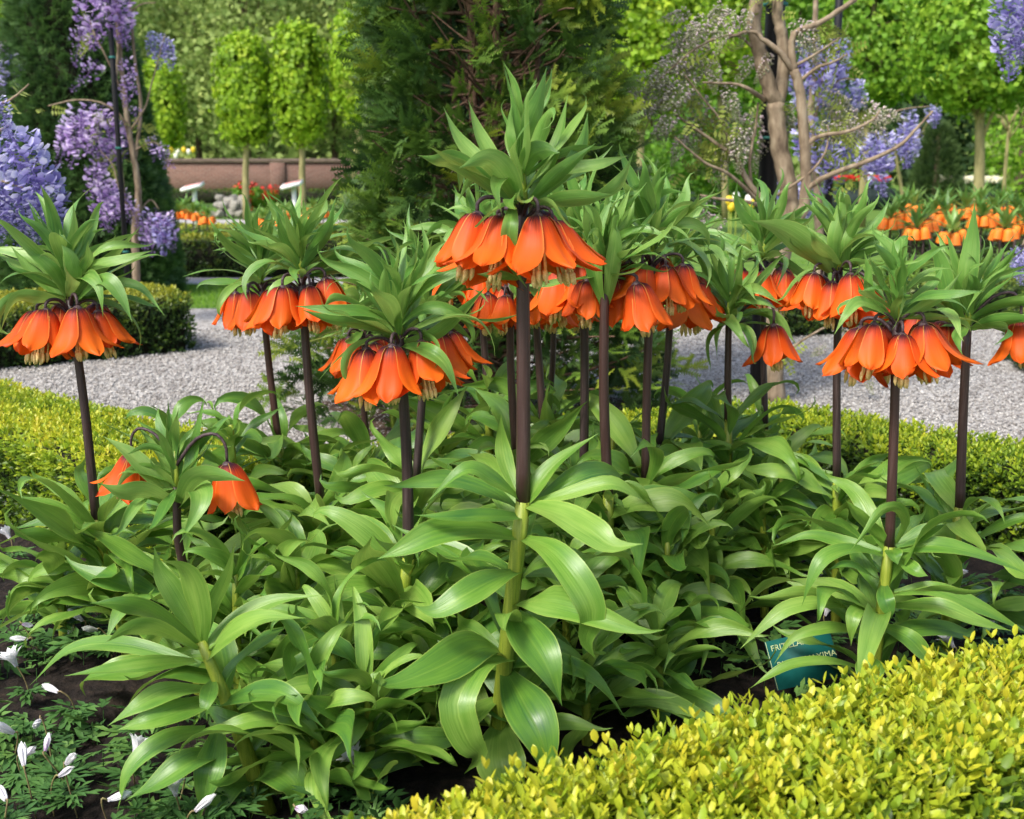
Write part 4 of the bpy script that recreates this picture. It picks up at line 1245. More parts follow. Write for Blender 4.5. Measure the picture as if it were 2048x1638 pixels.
fritillary('crown imperial with a row of five bells under one very broad tuft leaf', 2.4, 1672, (1674, 962), (1678, 545), [-165, -125, -85, -45, 25, 110], 20, r_st=.0088, n_low=34, crown_len=(.13, .20),
           hero_crown=[([(1662, 545, 2.4), (1620, 500, 2.36), (1565, 460, 2.35), (1500, 440, 2.35)], 62), ([(1672, 540, 2.4), (1668, 480, 2.37), (1682, 420, 2.37), (1680, 375, 2.37)], 30),
                       ([(1690, 540, 2.4), (1688, 490, 2.37), (1700, 450, 2.37), (1698, 400, 2.37)], 34)])
fritillary('crown imperial at the right edge, dark tuft with its bells turned sideways', 2.2, 1884, (1920, 1014), (1934, 662), [-8, 172, 110], 21, r_st=.0098, n_low=26, n_crown=30, peds=[3, 3, 1], flower_dz=.03, crown_len=(.13, .20),
           hero_crown=[([(1942, 660, 2.2), (1985, 645, 2.15), (2040, 640, 2.13), (2075, 655, 2.13)], 34), ([(1930, 655, 2.2), (1900, 600, 2.16), (1880, 520, 2.16), (1856, 475, 2.16)], 36),
                       ([(1938, 640, 2.2), (1935, 560, 2.17), (1945, 480, 2.17), (1950, 400, 2.17)], 40)])
# short, stunted plant low on the left with two bells
D = 2.05
heroC1 = [
 ([(352, 1000, D), (300, 950, D - .02), (255, 905, D - .02), (205, 872, D - .02)], 46),
 ([(352, 1010, D), (290, 985, D - .07), (240, 985, D - .09), (195, 965, D - .09)], 52),
 ([(356, 1010, D), (385, 960, D - .09), (430, 950, D - .13), (490, 962, D - .14)], 48),
 ([(360, 1015, D), (395, 980, D - .08), (400, 1010, D - .13), (360, 1085, D - .15)], 52),
 ([(355, 995, D), (352, 930, D), (340, 880, D), (336, 800, D)], 34),
 ([(358, 995, D), (380, 940, D), (392, 880, D + .01), (410, 790, D + .01)], 34),
 ([(358, 990, D), (395, 900, D + .02), (440, 850, D + .02), (462, 830, D + .02)], 22),
 ([(348, 995, D), (320, 900, D + .03), (312, 870, D + .03), (270, 838, D + .03)], 24),
]
C1 = fritillary('short crown imperial with two low bells hanging among its leaves', D, 402, (372, 1150), (354, 985), [-4, 168], 22, r_st=.0085, n_low=22, n_crown=12, crown_len=(.10, .16),
           peds=[3, 3], hero_crown=heroC1, fscale=1.0, flower_dz=.078)
def blind_shoot(label, Y, base_px, top, seed, n=36, hero=None, leaf_len=(.18, .285), r_st=.010, avoid=None, up=True, group='leafy shoots without flowers'):
    """a leafy shoot that carries no flowers"""
    rng = np.random.default_rng(seed)
    base = XZ(base_px, Y, 0)
    base.z = float(soil_z(np.array([base.x]), np.array([base.y]))[0])
    pl = thing('crown_imperial_shoot', base, label, 'plant', group)
    B = np.array(base); Tp = np.array(P(*top, Y))
    low = smooth_path([B - [0, 0, .03], B * .5 + Tp * .5, Tp], 8) - B
    V, F = tube_vf(low, np.linspace(r_st * 1.2, r_st * .6, 8), 10, rib=.04, ribn=5)
    mobj('stem', make_mesh('stem', V, F, M['stem']), pl)
    n = int(n * 1.05)
    for i in range(n):
        t = (i + rng.uniform(-.3, .3)) / n
        t = min(max(t, 0), 1)
        q = interp_path(low, .04 + (low[-1][2] - .04) * t)
        az = i * R(137.5) + rng.uniform(-.35, .35)
        if avoid and avoid(math.degrees(az) % 360, t):
            continue
        L = rng.uniform(*leaf_len) * (1 - .3 * t)
        add_leaf(pl, 'leaf', LOW, rng, Vector(q), az, L, R(rng.uniform(-8, 16) + (38 * t ** 2 if up else 10 * t)), R(rng.uniform(-30, 30)))
    if hero:
        for k, (ctrl, wpx) in enumerate(hero):
            Wm = wpx / (FPX / (ctrl[0][2] * CP + .6 * SP))
            mobj('leaf', hero_leaf(ctrl, Wm, B, M['leaf'], seed=seed * 100 + k), pl)
    return pl
D = 1.64
heroC2 = [
 ([(398, 1288, D), (372, 1235, D), (340, 1180, D), (318, 1140, D), (308, 1092, D)], 56),
 ([(404, 1288, D), (396, 1210, D - .02), (370, 1140, D - .04), (310, 1118, D - .06)], 60),
 ([(406, 1290, D), (428, 1215, D), (455, 1150, D), (470, 1082, D)], 44),
 ([(396, 1292, D), (310, 1230, D - .06), (250, 1210, D - .09), (180, 1206, D - .1)], 54),
 ([(396, 1300, D), (320, 1262, D - .1), (260, 1258, D - .14), (212, 1284, D - .15)], 46),
 ([(410, 1298, D), (470, 1245, D + .02), (545, 1205, D + .03), (650, 1190, D + .03)], 48),
 ([(414, 1318, D), (460, 1270, D - .02), (530, 1238, D - .04), (612, 1236, D - .05)], 62),
 ([(392, 1322, D), (310, 1328, D - .09), (220, 1340, D - .13), (128, 1352, D - .14)], 48),
 ([(400, 1330, D), (250, 1290, D + .02), (140, 1300, D + .03), (58, 1372, D + .03)], 46),
 ([(425, 1378, D), (350, 1382, D - .08), (280, 1410, D - .12), (215, 1452, D - .13)], 52),
 ([(432, 1394, D), (370, 1418, D - .09), (300, 1440, D - .13), (235, 1460, D - .13)], 66),
 ([(425, 1360, D), (416, 1395, D - .06), (400, 1440, D - .08)], 36),
 ([(440, 1408, D), (510, 1388, D - .05), (580, 1400, D - .09), (650, 1458, D - .1)], 62),
 ([(455, 1440, D), (530, 1425, D - .02), (600, 1440, D - .04), (660, 1500, D - .04)], 62),
 ([(412, 1458, D - .02), (330, 1480, D - .08), (260, 1540, D - .11), (235, 1622, D - .12)], 50),
 ([(440, 1452, D), (424, 1520, D - .08), (412, 1570, D - .1), (400, 1636, D - .1)], 62),
 ([(470, 1500, D), (390, 1520, D - .09), (310, 1570, D - .12), (250, 1602, D - .12)], 58),
 ([(500, 1560, D), (455, 1570, D - .05), (440, 1600, D - .06), (430, 1650, D - .06)], 72),
 ([(505, 1560, D), (550, 1540, D - .04), (590, 1570, D - .06), (582, 1630, D - .06)], 86),
]
blind_shoot('broad leafy crown imperial shoot without flowers, spreading over the anemones', D, 545, (402, 1282), 30, n=16, hero=heroC2, r_st=.0125, avoid=lambda a, t: 190 < a < 350 or t > .8, up=False)
SH = 'leafy crown imperial shoot without flowers, low among the flowering stems'
blind_shoot('pale leafy shoot with upright tip in front of the gravel, left of the leaning pair', 2.5, 360, (345, 870), 31, n=30)
blind_shoot('leafy shoot with bronze upright tip between the two low bells and the leaning stalks', 2.6, 485, (462, 850), 32, n=30)
SHOOTS = [(2.0, 610, 590, 1120, 'left of the leaning pair, in the thick of the bed'), (1.76, 690, 665, 1250, 'directly right of the broad flowerless shoot'),
  (2.5, 700, 705, 960, 'between the leaning pair and the slim reddish stalk'), (2.05, 1130, 1135, 1120, 'just right of the tallest plant, at knee height'),
  (2.15, 1330, 1335, 1080, 'in front of the two reddish stalks'), (2.3, 1420, 1425, 1000, 'in front of the plant with a single bell'),
  (2.6, 1570, 1560, 940, 'below the budding wisteria trunk'), (2.0, 930, 930, 1160, 'between the dark ribbed stalk and the tallest plant'),
  (2.7, 870, 880, 880, 'at the back, left of the tallest stalk against the yew foot'), (2.75, 1230, 1225, 870, 'at the back, behind the blue-black stalk'),
  (2.8, 1400, 1400, 850, 'at the back, left of the single bell'), (2.45, 1530, 1525, 985, 'between the single bell and the row of five bells'),
  (1.8, 870, 860, 1330, 'at the foot of the tallest plant on its left'),
  (2.65, 640, 640, 930, 'right behind the leaning pair, touching the gravel edge'), (1.95, 480, 470, 1150, 'right under the low right-hand bell'),
  (1.66, 745, 735, 1370, 'overhanging the front hedge left of the tallest plant'), (1.85, 1175, 1170, 1330, 'at the foot of the tallest plant on its right'),
  (1.95, 1320, 1315, 1270, 'over the bare soil left of the teal label'), (1.62, 640, 625, 1420, 'low beside the base of the broad flowerless shoot'),
  (2.25, 130, 120, 1130, 'beside the left hedge foot, next to the anemones')]
for i, (Y, bx_, tx, ty, wh) in enumerate(SHOOTS):
    blind_shoot('leafy shoot without flowers ' + wh, Y, bx_, (tx, ty), 40 + i, n=30, r_st=.009)
# ================================================================== WISTERIAS
def floret(size):
    """standard petal, two wings and keel of one pea flower, local Z = away from the raceme axis"""
    V = np.array([[-.42, 0, .55], [-.5, .32, .95], [.0, .45, 1.15], [.5, .32, .95], [.42, 0, .55], [0, -.05, .35],
                  [-.2, -.28, .62], [0, -.42, 1.0], [.2, -.28, .62], [0, 0, 0]]) * size
    F = np.array([[5, 1, 0], [5, 2, 1], [5, 3, 2], [5, 4, 3], [5, 6, 7], [5, 7, 8], [9, 5, 6]])
    t = np.array([.1, .28, .32, .28, .1, -.05, -.22, -.28, -.22, -.2])
    return V, F, t
def raceme_mesh(seed, mat, n, width, size, bend, bud=False, open_to=.7):
    r = np.random.default_rng(seed)
    t = np.sort(r.random(n) ** .9)
    ang = np.arange(n) * 2.4 + r.uniform(-.4, .4, n)
    wd = width * np.interp(t, [0, .12, .4, .75, 1], [.55, 1, .95, .55, .16]) * r.uniform(.7, 1.1, n)
    axis = np.stack([bend * t ** 1.6, np.zeros(n), -t], 1)
    outd = np.stack([np.cos(ang), np.sin(ang), np.full(n, -.15)], 1)
    locs = axis + outd * (wd * .55)[:, None]
    sc = np.where(t < open_to, r.uniform(.8, 1.2, n), r.uniform(.35, .6, n) * np.interp(t, [open_to, 1], [1.3, .7]))
    base = floret(size) if not bud else (np.array([[0, 0, 0], [-.30, 0, .55], [0, .28, .6], [.30, 0, .55], [0, -.28, .6], [0, 0, 1.1]]) * size,
                                         np.array([[0, 2, 1], [0, 3, 2], [0, 4, 3], [0, 1, 4], [5, 1, 2], [5, 2, 3], [5, 3, 4], [5, 4, 1]]), np.array([-.3, 0, 0, 0, 0, .15]))
    tone = np.interp(t, [0, open_to, 1], [.60, .44, .2]) + (.10 if bud else 0) + r.normal(0, .19, n)
    d = outd + r.normal(0, .25, (n, 3)); d[:, 2] += -.15
    FV, FF, FT = scatter([base], locs, frames(d, r, spin=r.normal(0, .5, n)), sc, tone, r)
    # flower stalks: thin quads from the axis to each floret
    st = []
    for i in range(0, n):
        a = axis[i] + [0, 0, .02]; b = locs[i]
        st.append((np.array([a + [0, 0, .004], a - [0, 0, .004], b]), np.array([[0, 1, 2]]), np.full(3, .02 if not bud else .3)))
    av, af = tube_vf([(bend * q ** 1.6, 0, -q) for q in np.linspace(-.04, 1, 10) if q >= 0] , .006, 4, cap=False)
    tri = np.concatenate([af[:, [0, 1, 2]], af[:, [0, 2, 3]]])
    st.append((av, tri, np.full(len(av), .05)))
    V, F, T = merge([(FV, FF, FT)] + st)
    return make_mesh('raceme', V, F, mat, np.clip(T, 0, 1), smooth=False)
RAC = {
    'near': [raceme_mesh(s, M['wist_blue'], 130, .27, .080, b) for s, b in ((1, 0), (2, .2), (3, -.2))],
    'blue': [raceme_mesh(s, M['wist_blue'], 85, .28, .11, b) for s, b in ((4, 0), (5, .18), (6, -.18))],
    'pink': [raceme_mesh(s, M['wist_pink'], 76, .29, .098, b) for s, b in ((7, 0), (8, .2), (9, -.2))],
    'sparse': [raceme_mesh(s, M['wist_pink'], 42, .30, .10, b, open_to=.4) for s, b in ((10, 0), (11, .3), (12, -.3))],
    'bud': [raceme_mesh(s, M['wist_bud'], 130, .30, .105, b, bud=True) for s, b in ((13, .1), (14, .4), (15, -.4))],
}
def leaflet_sprig(seed):
    r = np.random.default_rng(seed)
    parts = []
    for i in range(5):
        t = .25 + .18 * i
        for s in (-1, 1):
            a = s * 1.1; l = .34 * (1.1 - .12 * i)
            d = np.array([math.sin(a), r.uniform(-.5, -.1), math.cos(a) * .9]); q = np.array([math.cos(a), 0, -math.sin(a)]) * .07
            b = np.array([0, -.15 * t * t, t])
            parts.append((np.array([b, b + d * l * .5 + q, b + d * l, b + d * l * .5 - q]), np.array([[0, 2, 1], [0, 3, 2]]), np.full(4, r.uniform(-.2, .2))))
    return merge(parts)
LSP = [leaflet_sprig(s) for s in range(4)]
def wisteria(label, Y, base_px, stems, racemes, leaves, seed, group=None, tie=None):
    """stems: [(name, [(px, py, dY)...], r0, r1)], racemes: [(px, py, length px, lean degrees, kind)]"""
    rng = np.random.default_rng(seed)
    base = XZ(base_px, Y, -.02)
    w = thing('wisteria', base, label, 'wisteria', group)
    B = np.array(base)
    for name, pts, r0, r1 in stems:
        p3 = []
        for q in pts:
            if q[1] is None:
                p3.append(XZ(q[0], Y + q[2], -.02))
            else:
                p3.append(P(q[0], q[1], Y + q[2]))
        n = max(10, 5 * len(pts))
        path = smooth_path(p3, n) - B
        path[1:-1] += rng.normal(0, r0 * .06, (n - 2, 3))
        V, F = tube_vf(path, np.linspace(r0, r1, n) * (1 + .03 * np.sin(np.arange(n) * 1.9)), 9 if r0 > .015 else 6)
        mobj(name, make_mesh(name, V, F, M['wist_bark']), w)
    for k, (x, y, L, lean, kind) in enumerate(racemes):
        dy = rng.uniform(-.12, .12) * (Y / 5)
        p = np.array(P(x, y, Y + dy)) - B
        Lm = L / (FPX / (Y * CP + .2))
        me = RAC[kind][rng.integers(0, 3)]
        o = bpy.data.objects.new('raceme', me)
        o.matrix_local = Matrix.Translation(p) @ Matrix.Rotation(R(-lean), 4, 'Y') @ Matrix.Rotation(rng.uniform(-.3, .3), 4, 'X') @ Matrix.Rotation(rng.uniform(0, 6.28), 4, 'Z') @ Matrix.Scale(Lm, 4)
        link(o, w)
    if leaves:
        L = np.array([np.array(P(x, y, Y + rng.uniform(-.08, .08))) - B for x, y, c in leaves for _ in range(int(c * 1.8))])
        n = len(L)
        D = rng.normal(0, .6, (n, 3)) + [0, 0, -.1]
        lv = scatter(LSP, L + rng.normal(0, .035, (n, 3)), frames(D, rng), rng.uniform(.07, .13, n), rng.uniform(.3, .8, n), rng)
        mobj('young_leaf', make_mesh('young_leaf', lv[0], lv[1], M['young_leaf'], np.clip(lv[2], 0, 1), smooth=False), w, kind='stuff')
    return w
def post(label, px, Y, r, h):
    b = XZ(px, Y, -.02)
    t = thing('support_post', b, label, 'post')
    V, F = tube_vf([(0, 0, 0), (0, 0, h * .5), (0, 0, h)], r, 10)
    mobj('pole', make_mesh('pole', V, F, M['post']), t)
    for z in (.5, 1.15, 1.7):
        V, F = tube_vf([(0, 0, z), (0, 0, z + .012)], r * 1.25, 12)
        mobj('tie', make_mesh('tie', V, F, M['tie']), t)
M['tie'] = noise_mat('green_tie', [(0.3, (0.02, 0.12, 0.10)), (0.7, (0.04, 0.18, 0.15))], 50, rough=.6)

# mauve wisteria on the left, trained on a post before the yew cone
wisteria('mauve wisteria with drooping racemes trained up a post before the yew cone', 7.6, 272,
  [('trunk', [(274, None, 0), (272, 520, 0), (270, 455, 0), (277, 400, 0), (270, 330, 0), (256, 250, 0), (244, 150, 0), (236, 60, 0), (228, -60, 0)], .027, .014),
   ('branch', [(268, 330, 0), (282, 220, .05), (270, 120, .05), (255, -60, .05)], .014, .008),
   ('branch', [(262, 280, 0), (240, 230, -.05), (200, 205, -.1), (150, 200, -.1), (96, 212, -.1)], .009, .004),
   ('branch', [(250, 200, 0), (225, 140, -.05), (190, 70, -.05), (180, 40, -.05)], .009, .004),
   ('branch', [(272, 440, 0), (240, 380, -.08), (225, 330, -.1), (200, 300, -.1)], .008, .003),
   ('branch', [(274, 430, 0), (300, 400, .05), (318, 418, .05)], .008, .004),
   ('branch', [(262, 260, 0), (290, 215, 0), (300, 180, 0), (330, 70, 0)], .008, .003),
   ('branch', [(244, 40, 0), (280, 10, 0), (312, 5, 0)], .006, .003),
   ('branch', [(270, 300, 0), (300, 285, 0), (322, 290, 0)], .006, .003),
   ('branch', [(240, 60, 0), (232, 180, -.04), (240, 300, -.04), (252, 420, -.03)], .01, .008)],
  [(178, -40, 110, -8, 'pink'), (205, -45, 130, 0, 'pink'), (236, -40, 125, 6, 'pink'), (220, -20, 110, 3, 'pink'), (165, 55, 75, -22, 'sparse'), (185, 60, 60, -30, 'sparse'),
   (318, 66, 66, 6, 'blue'), (330, 75, 60, 12, 'blue'), (305, 62, 50, -10, 'blue'), (196, 118, 80, -30, 'sparse'), (252, 115, 70, 0, 'sparse'), (255, 150, 60, 4, 'pink'),
   (165, 212, 122, -8, 'pink'), (150, 225, 110, -12, 'pink'), (180, 205, 100, 0, 'pink'), (205, 212, 110, 4, 'pink'), (222, 225, 90, 10, 'pink'), (200, 285, 75, -4, 'pink'), (212, 270, 80, 4, 'pink'),
   (196, 345, 110, -4, 'pink'), (208, 352, 95, 4, 'pink'), (225, 372, 90, 4, 'pink'), (240, 378, 70, 6, 'pink'), (186, 320, 70, -6, 'sparse'),
   (310, 285, 60, 14, 'sparse'), (325, 290, 48, 10, 'sparse'), (300, 270, 50, 6, 'sparse'), (312, 415, 95, 2, 'pink'), (328, 424, 80, 8, 'pink'), (298, 424, 80, -8, 'pink'), (320, 430, 80, 0, 'blue'),
   (262, 400, 60, 0, 'sparse'), (245, 250, 60, 0, 'sparse'), (268, 210, 50, 10, 'sparse')],
  [(200, 240, 5), (285, 270, 5), (230, 320, 6), (170, 60, 4), (96, 212, 2)], 201)
post('slim black post holding the mauve wisteria', 262, 7.45, .017, 3.2)
# blue wisteria hanging in from the left edge, close to the bed
wisteria('pale blue wisteria hanging in from the left, with big diagonal raceme', 3.3, -190,
  [('trunk', [(-190, None, 0), (-188, 700, 0), (-180, 480, 0), (-150, 300, 0), (-140, 60, 0), (-130, -150, 0)], .03, .016),
   ('branch', [(-150, 300, 0), (-90, 225, 0), (-30, 215, 0), (20, 200, 0), (58, 168, 0)], .008, .0025),
   ('branch', [(-155, 320, 0), (-80, 290, 0), (-10, 265, 0), (20, 250, 0)], .008, .003),
   ('branch', [(-170, 420, 0), (-90, 380, 0), (-10, 362, 0), (60, 380, 0)], .007, .002)],
  [(14, 258, 235, 32, 'near'), (2, 272, 220, 30, 'near'), (-6, 190, 80, 10, 'near'), (2, 372, 120, 8, 'near'), (24, 385, 115, 6, 'near'), (-20, 350, 130, 4, 'near'), (62, 395, 90, 16, 'blue'), (-40, 300, 200, 10, 'near')],
  [(40, 255, 1), (15, 330, 2), (60, 172, 1)], 202)
# lavender wisteria farther back at the left edge
wisteria('lavender wisteria beyond the left edge, behind the yew cone flank', 9.4, -40,
  [('trunk', [(-40, None, 0), (-38, 450, 0), (-30, 250, 0), (-30, 60, 0), (-20, -60, 0)], .03, .015),
   ('branch', [(-30, 110, 0), (0, 85, 0), (25, 85, 0)], .01, .004)],
  [(14, 85, 120, 0, 'pink'), (30, 92, 90, 5, 'pink'), (0, 88, 130, -2, 'pink'), (20, 100, 110, 0, 'blue'), (-10, 90, 130, 0, 'pink'), (5, 150, 110, 0, 'pink'), (26, 160, 70, 0, 'pink')], None, 203)
# budding wisteria with the pale forked trunk, right of centre
bud = [(1430, 60, 95, -62, 'bud'), (1390, 95, 95, -42, 'bud'), (1352, 128, 80, -48, 'bud'), (1365, 110, 62, -5, 'bud'), (1470, 25, 80, -48, 'bud'), (1500, 20, 60, -30, 'bud'), (1590, 40, 75, 22, 'bud'),
       (1606, 45, 75, 32, 'bud'), (1536, 105, 55, 0, 'bud'), (1512, 225, 110, -22, 'bud'), (1500, 235, 90, -10, 'bud'), (1572, 232, 95, -14, 'bud'), (1560, 205, 55, 40, 'bud'), (1650, 180, 100, 42, 'bud'), (1672, 195, 95, 36, 'bud'),
       (1715, 205, 95, 58, 'bud'), (1740, 215, 70, 52, 'bud'), (1690, 240, 65, 14, 'bud'), (1700, 235, 60, 20, 'bud'), (1425, 120, 66, 8, 'bud'), (1455, 165, 70, -4, 'bud'), (1470, 200, 60, 0, 'bud'), (1400, 60, 80, -66, 'bud'),
       (1420, 395, 90, -34, 'bud'), (1440, 430, 90, -20, 'bud'), (1400, 440, 70, -10, 'bud'), (1640, 250, 70, 60, 'bud'), (1330, 150, 60, -30, 'bud'), (1410, 30, 70, -40, 'bud'), (1380, 20, 60, -50, 'bud'), (1450, 8, 60, -40, 'bud'),
       (1330, 160, 90, -35, 'bud'), (1306, 190, 70, -25, 'bud'), (1380, 150, 95, -30, 'bud'), (1405, 185, 85, -20, 'bud'), (1440, 215, 80, -12, 'bud'), (1350, 215, 75, -15, 'bud'), (1385, 235, 75, 0, 'bud'),
       (1440, 300, 70, 10, 'bud'), (1482, 255, 85, -6, 'bud'), (1322, 235, 60, 0, 'bud'), (1300, 150, 70, -45, 'bud'), (1420, 95, 90, -25, 'bud'), (1360, 270, 60, 5, 'bud'), (1500, 110, 60, -15, 'bud'), (1630, 90, 60, 15, 'bud'),
       (1655, 690, 40, -50, 'bud'), (1670, 650, 50, 40, 'bud'), (1730, 740, 50, 10, 'bud')]
wisteria('budding wisteria with a pale forked trunk standing in the gravel right of the yew', 5.0, 1552,
  [('trunk', [(1552, None, 0), (1548, 700, 0), (1556, 560, 0), (1580, 430, 0), (1572, 350, 0), (1556, 275, 0), (1552, 205, 0)], .042, .038),
   ('branch', [(1553, 210, 0), (1536, 170, -.02), (1520, 110, -.02), (1510, 40, -.02), (1522, -60, -.02)], .034, .028),
   ('branch', [(1555, 212, 0), (1566, 150, .02), (1566, 80, .02), (1556, 30, .02), (1558, -60, .02)], .030, .022),
   ('branch', [(1566, 470, -.06), (1602, 430, -.08), (1612, 380, -.08), (1608, 270, -.08), (1600, 180, -.08), (1588, 140, -.08)], .026, .020),
   ('branch', [(1590, 145, -.08), (1560, 105, -.1), (1528, 80, -.1), (1500, 62, -.1), (1450, 78, -.1)], .015, .005),
   ('branch', [(1588, 140, -.08), (1583, 95, -.08), (1592, 65, -.08), (1640, 45, -.08), (1712, -2, -.08)], .017, .010),
   ('branch', [(1611, 292, -.08), (1640, 272, -.1), (1700, 262, -.12), (1745, 240, -.12), (1760, 220, -.12)], .013, .004),
   ('branch', [(1610, 380, -.08), (1660, 350, -.15), (1740, 320, -.2), (1800, 290, -.2), (1835, 255, -.2), (1866, 222, -.2)], .013, .004),
   ('branch', [(1596, 165, -.08), (1635, 135, -.1), (1665, 125, -.1), (1695, 108, -.1)], .009, .003),
   ('branch', [(1592, 130, -.08), (1625, 112, -.1), (1680, 75, -.1)], .008, .003),
   ('branch', [(1552, 430, 0), (1500, 370, -.05), (1470, 315, -.05), (1430, 285, -.05), (1350, 228, -.05)], .016, .005),
   ('branch', [(1535, 420, 0), (1460, 350, -.12), (1410, 325, -.15), (1350, 275, -.15)], .010, .004),
   ('branch', [(1530, 200, 0), (1500, 180, -.1), (1470, 168, -.1), (1405, 165, -.1)], .011, .004),
   ('branch', [(1520, 110, 0), (1470, 70, -.08), (1400, 92, -.1), (1340, 140, -.1), (1296, 180, -.1)], .007, .0025),
   ('branch', [(1470, 315, -.05), (1440, 240, -.08), (1400, 190, -.1), (1370, 150, -.1)], .006, .0025),
   ('branch', [(1548, 420, 0), (1500, 405, -.15), (1440, 398, -.2), (1400, 390, -.2)], .010, .004),
   ('branch', [(1556, 390, -.05), (1620, 345, -.1), (1652, 300, -.1), (1656, 250, -.1)], .008, .003),
   ('branch', [(1505, 395, 0), (1500, 320, -.05), (1512, 250, -.05), (1516, 205, -.05)], .008, .004),
   ('branch', [(1552, 745, 0), (1580, 700, -.1), (1640, 660, -.15), (1690, 640, -.15)], .008, .003)],
  bud, [(1370, 200, 8), (1430, 300, 10), (1400, 260, 8), (1480, 240, 5), (1400, 330, 10), (1590, 250, 6), (1680, 120, 8), (1650, 60, 6), (1520, 10, 8), (1660, 280, 6), (1700, 330, 6), (1660, 230, 5), (1720, 240, 5), (1560, 700, 4), (1440, 120, 6), (1340, 210, 6)], 204)
post('thick black post directly behind the forked wisteria trunk', 1516, 5.12, .042, 3.2)
# blue wisterias beyond it
wisteria('blue wisteria in full flower behind the budding one', 8.6, 1640,
  [('trunk', [(1640, None, 0), (1636, 400, 0), (1622, 250, 0), (1630, 130, 0), (1632, -60, 0)], .035, .018),
   ('branch', [(1628, 300, 0), (1680, 250, 0), (1740, 245, 0), (1768, 262, 0)], .012, .004),
   ('branch', [(1630, 240, 0), (1660, 90, 0), (1680, 70, 0)], .012, .004),
   ('branch', [(1632, 90, 0), (1612, 80, 0)], .01, .004), ('branch', [(1628, 200, 0), (1680, 160, 0), (1712, 160, 0)], .01, .004),
   ('branch', [(1638, 330, 0), (1600, 350, 0), (1588, 360, 0)], .01, .004), ('branch', [(1740, 245, 0), (1800, 220, 0), (1862, 212, 0)], .008, .003)],
  [(1608, 75, 110, -3, 'blue'), (1640, 82, 120, 0, 'blue'), (1660, 75, 130, 2, 'blue'), (1680, 72, 110, 4, 'blue'), (1606, 150, 110, 0, 'blue'), (1665, 150, 90, 2, 'blue'), (1700, 160, 80, 8, 'blue'), (1712, 158, 60, 14, 'blue'),
   (1640, 235, 100, 0, 'blue'), (1660, 262, 120, 0, 'blue'), (1690, 255, 110, 2, 'blue'), (1615, 230, 110, -3, 'blue'), (1745, 258, 110, 2, 'blue'), (1768, 258, 90, 5, 'blue'), (1755, 265, 120, 0, 'blue'),
   (1588, 355, 100, 0, 'blue'), (1604, 360, 110, 3, 'blue'), (1575, 352, 90, -3, 'blue'), (1820, 215, 60, 6, 'blue'), (1815, 240, 90, 0, 'blue'), (1825, 250, 80, 3, 'blue'), (1860, 210, 46, 10, 'blue'), (1872, 212, 36, 14, 'blue')],
  [(1640, 200, 8), (1700, 240, 6)], 205)
post('dark post behind the full-flowered blue wisteria', 1645, 8.8, .03, 3.4)
wisteria('blue wisteria hanging in from the top right edge', 4.6, 2230,
  [('trunk', [(2230, None, 0), (2226, 500, 0), (2236, 200, 0), (2240, -100, 0)], .035, .02),
   ('branch', [(2238, -60, 0), (2150, -110, 0), (2080, -80, 0), (2040, -50, 0)], .012, .004),
   ('branch', [(2228, 480, 0), (2120, 440, 0), (2060, 470, 0), (2044, 490, 0)], .009, .003)],
  [(2040, -62, 205, -8, 'near'), (2052, -55, 150, -4, 'blue'), (2040, 492, 75, -6, 'blue'), (2050, 495, 60, 2, 'blue'), (2100, -60, 190, 0, 'near')], None, 206)

# ================================================================== DISTANT CROWN IMPERIALS
def far_parts():
    r = np.random.default_rng(9)
    parts = []
    for i in range(22):
        az = i * 2.4; el = R(r.uniform(15, 80)); L = r.uniform(.10, .16)
        s = np.linspace(0, 1, 6); th = el - R(r.uniform(0, 60)) * s ** 1.5
        pts = np.concatenate([[np.zeros(3)], np.cumsum(np.stack([np.cos(th) * math.cos(az), np.cos(th) * math.sin(az), np.sin(th)], 1)[:-1] * L / 5, axis=0)])
        nr = np.stack([-np.sin(th) * math.cos(az), -np.sin(th) * math.sin(az), np.cos(th)], 1)
        V, F, UV = blade_from_curve(pts, .026, nr, 2, .3)
        parts.append((V, F, UV))
    V, F, _ = merge([(a, b) for a, b, c in parts])
    UV = np.concatenate([p[2] for p in parts])
    crown = make_mesh('far_crown', V, F, M['crown'], uv=UV)
    parts = []
    for i in range(20):
        az = i * 2.4; el = R(r.uniform(10, 45)); L = r.uniform(.14, .22)
        s = np.linspace(0, 1, 6); th = el - R(r.uniform(30, 90)) * s ** 1.4
        pts = np.concatenate([[np.zeros(3)], np.cumsum(np.stack([np.cos(th) * math.cos(az), np.cos(th) * math.sin(az), np.sin(th)], 1)[:-1] * L / 5, axis=0)])
        pts[:, 2] += .05 + .25 * i / 20
        nr = np.stack([-np.sin(th) * math.cos(az), -np.sin(th) * math.sin(az), np.cos(th)], 1)
        V, F, UV = blade_from_curve(pts, .05, nr, 2, .25)
        parts.append((V, F, UV))
    V, F, _ = merge([(a, b) for a, b, c in parts])
    leaves = make_mesh('far_leaves', V, F, M['leaf'], uv=np.concatenate([p[2] for p in parts]))
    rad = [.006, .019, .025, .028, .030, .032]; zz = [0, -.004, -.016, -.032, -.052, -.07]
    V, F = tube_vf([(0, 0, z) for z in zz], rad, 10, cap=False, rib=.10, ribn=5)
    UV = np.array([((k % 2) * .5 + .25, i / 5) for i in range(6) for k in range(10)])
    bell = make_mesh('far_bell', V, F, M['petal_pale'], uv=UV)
    return crown, leaves, bell
FC, FL, FB = far_parts()
V, F = tube_vf([(0, 0, -.02), (0, 0, .5), (0, 0, 1.0)], [.010, .009, .008], 6)
FS = make_mesh('far_stalk', V, F, M['stalk'])
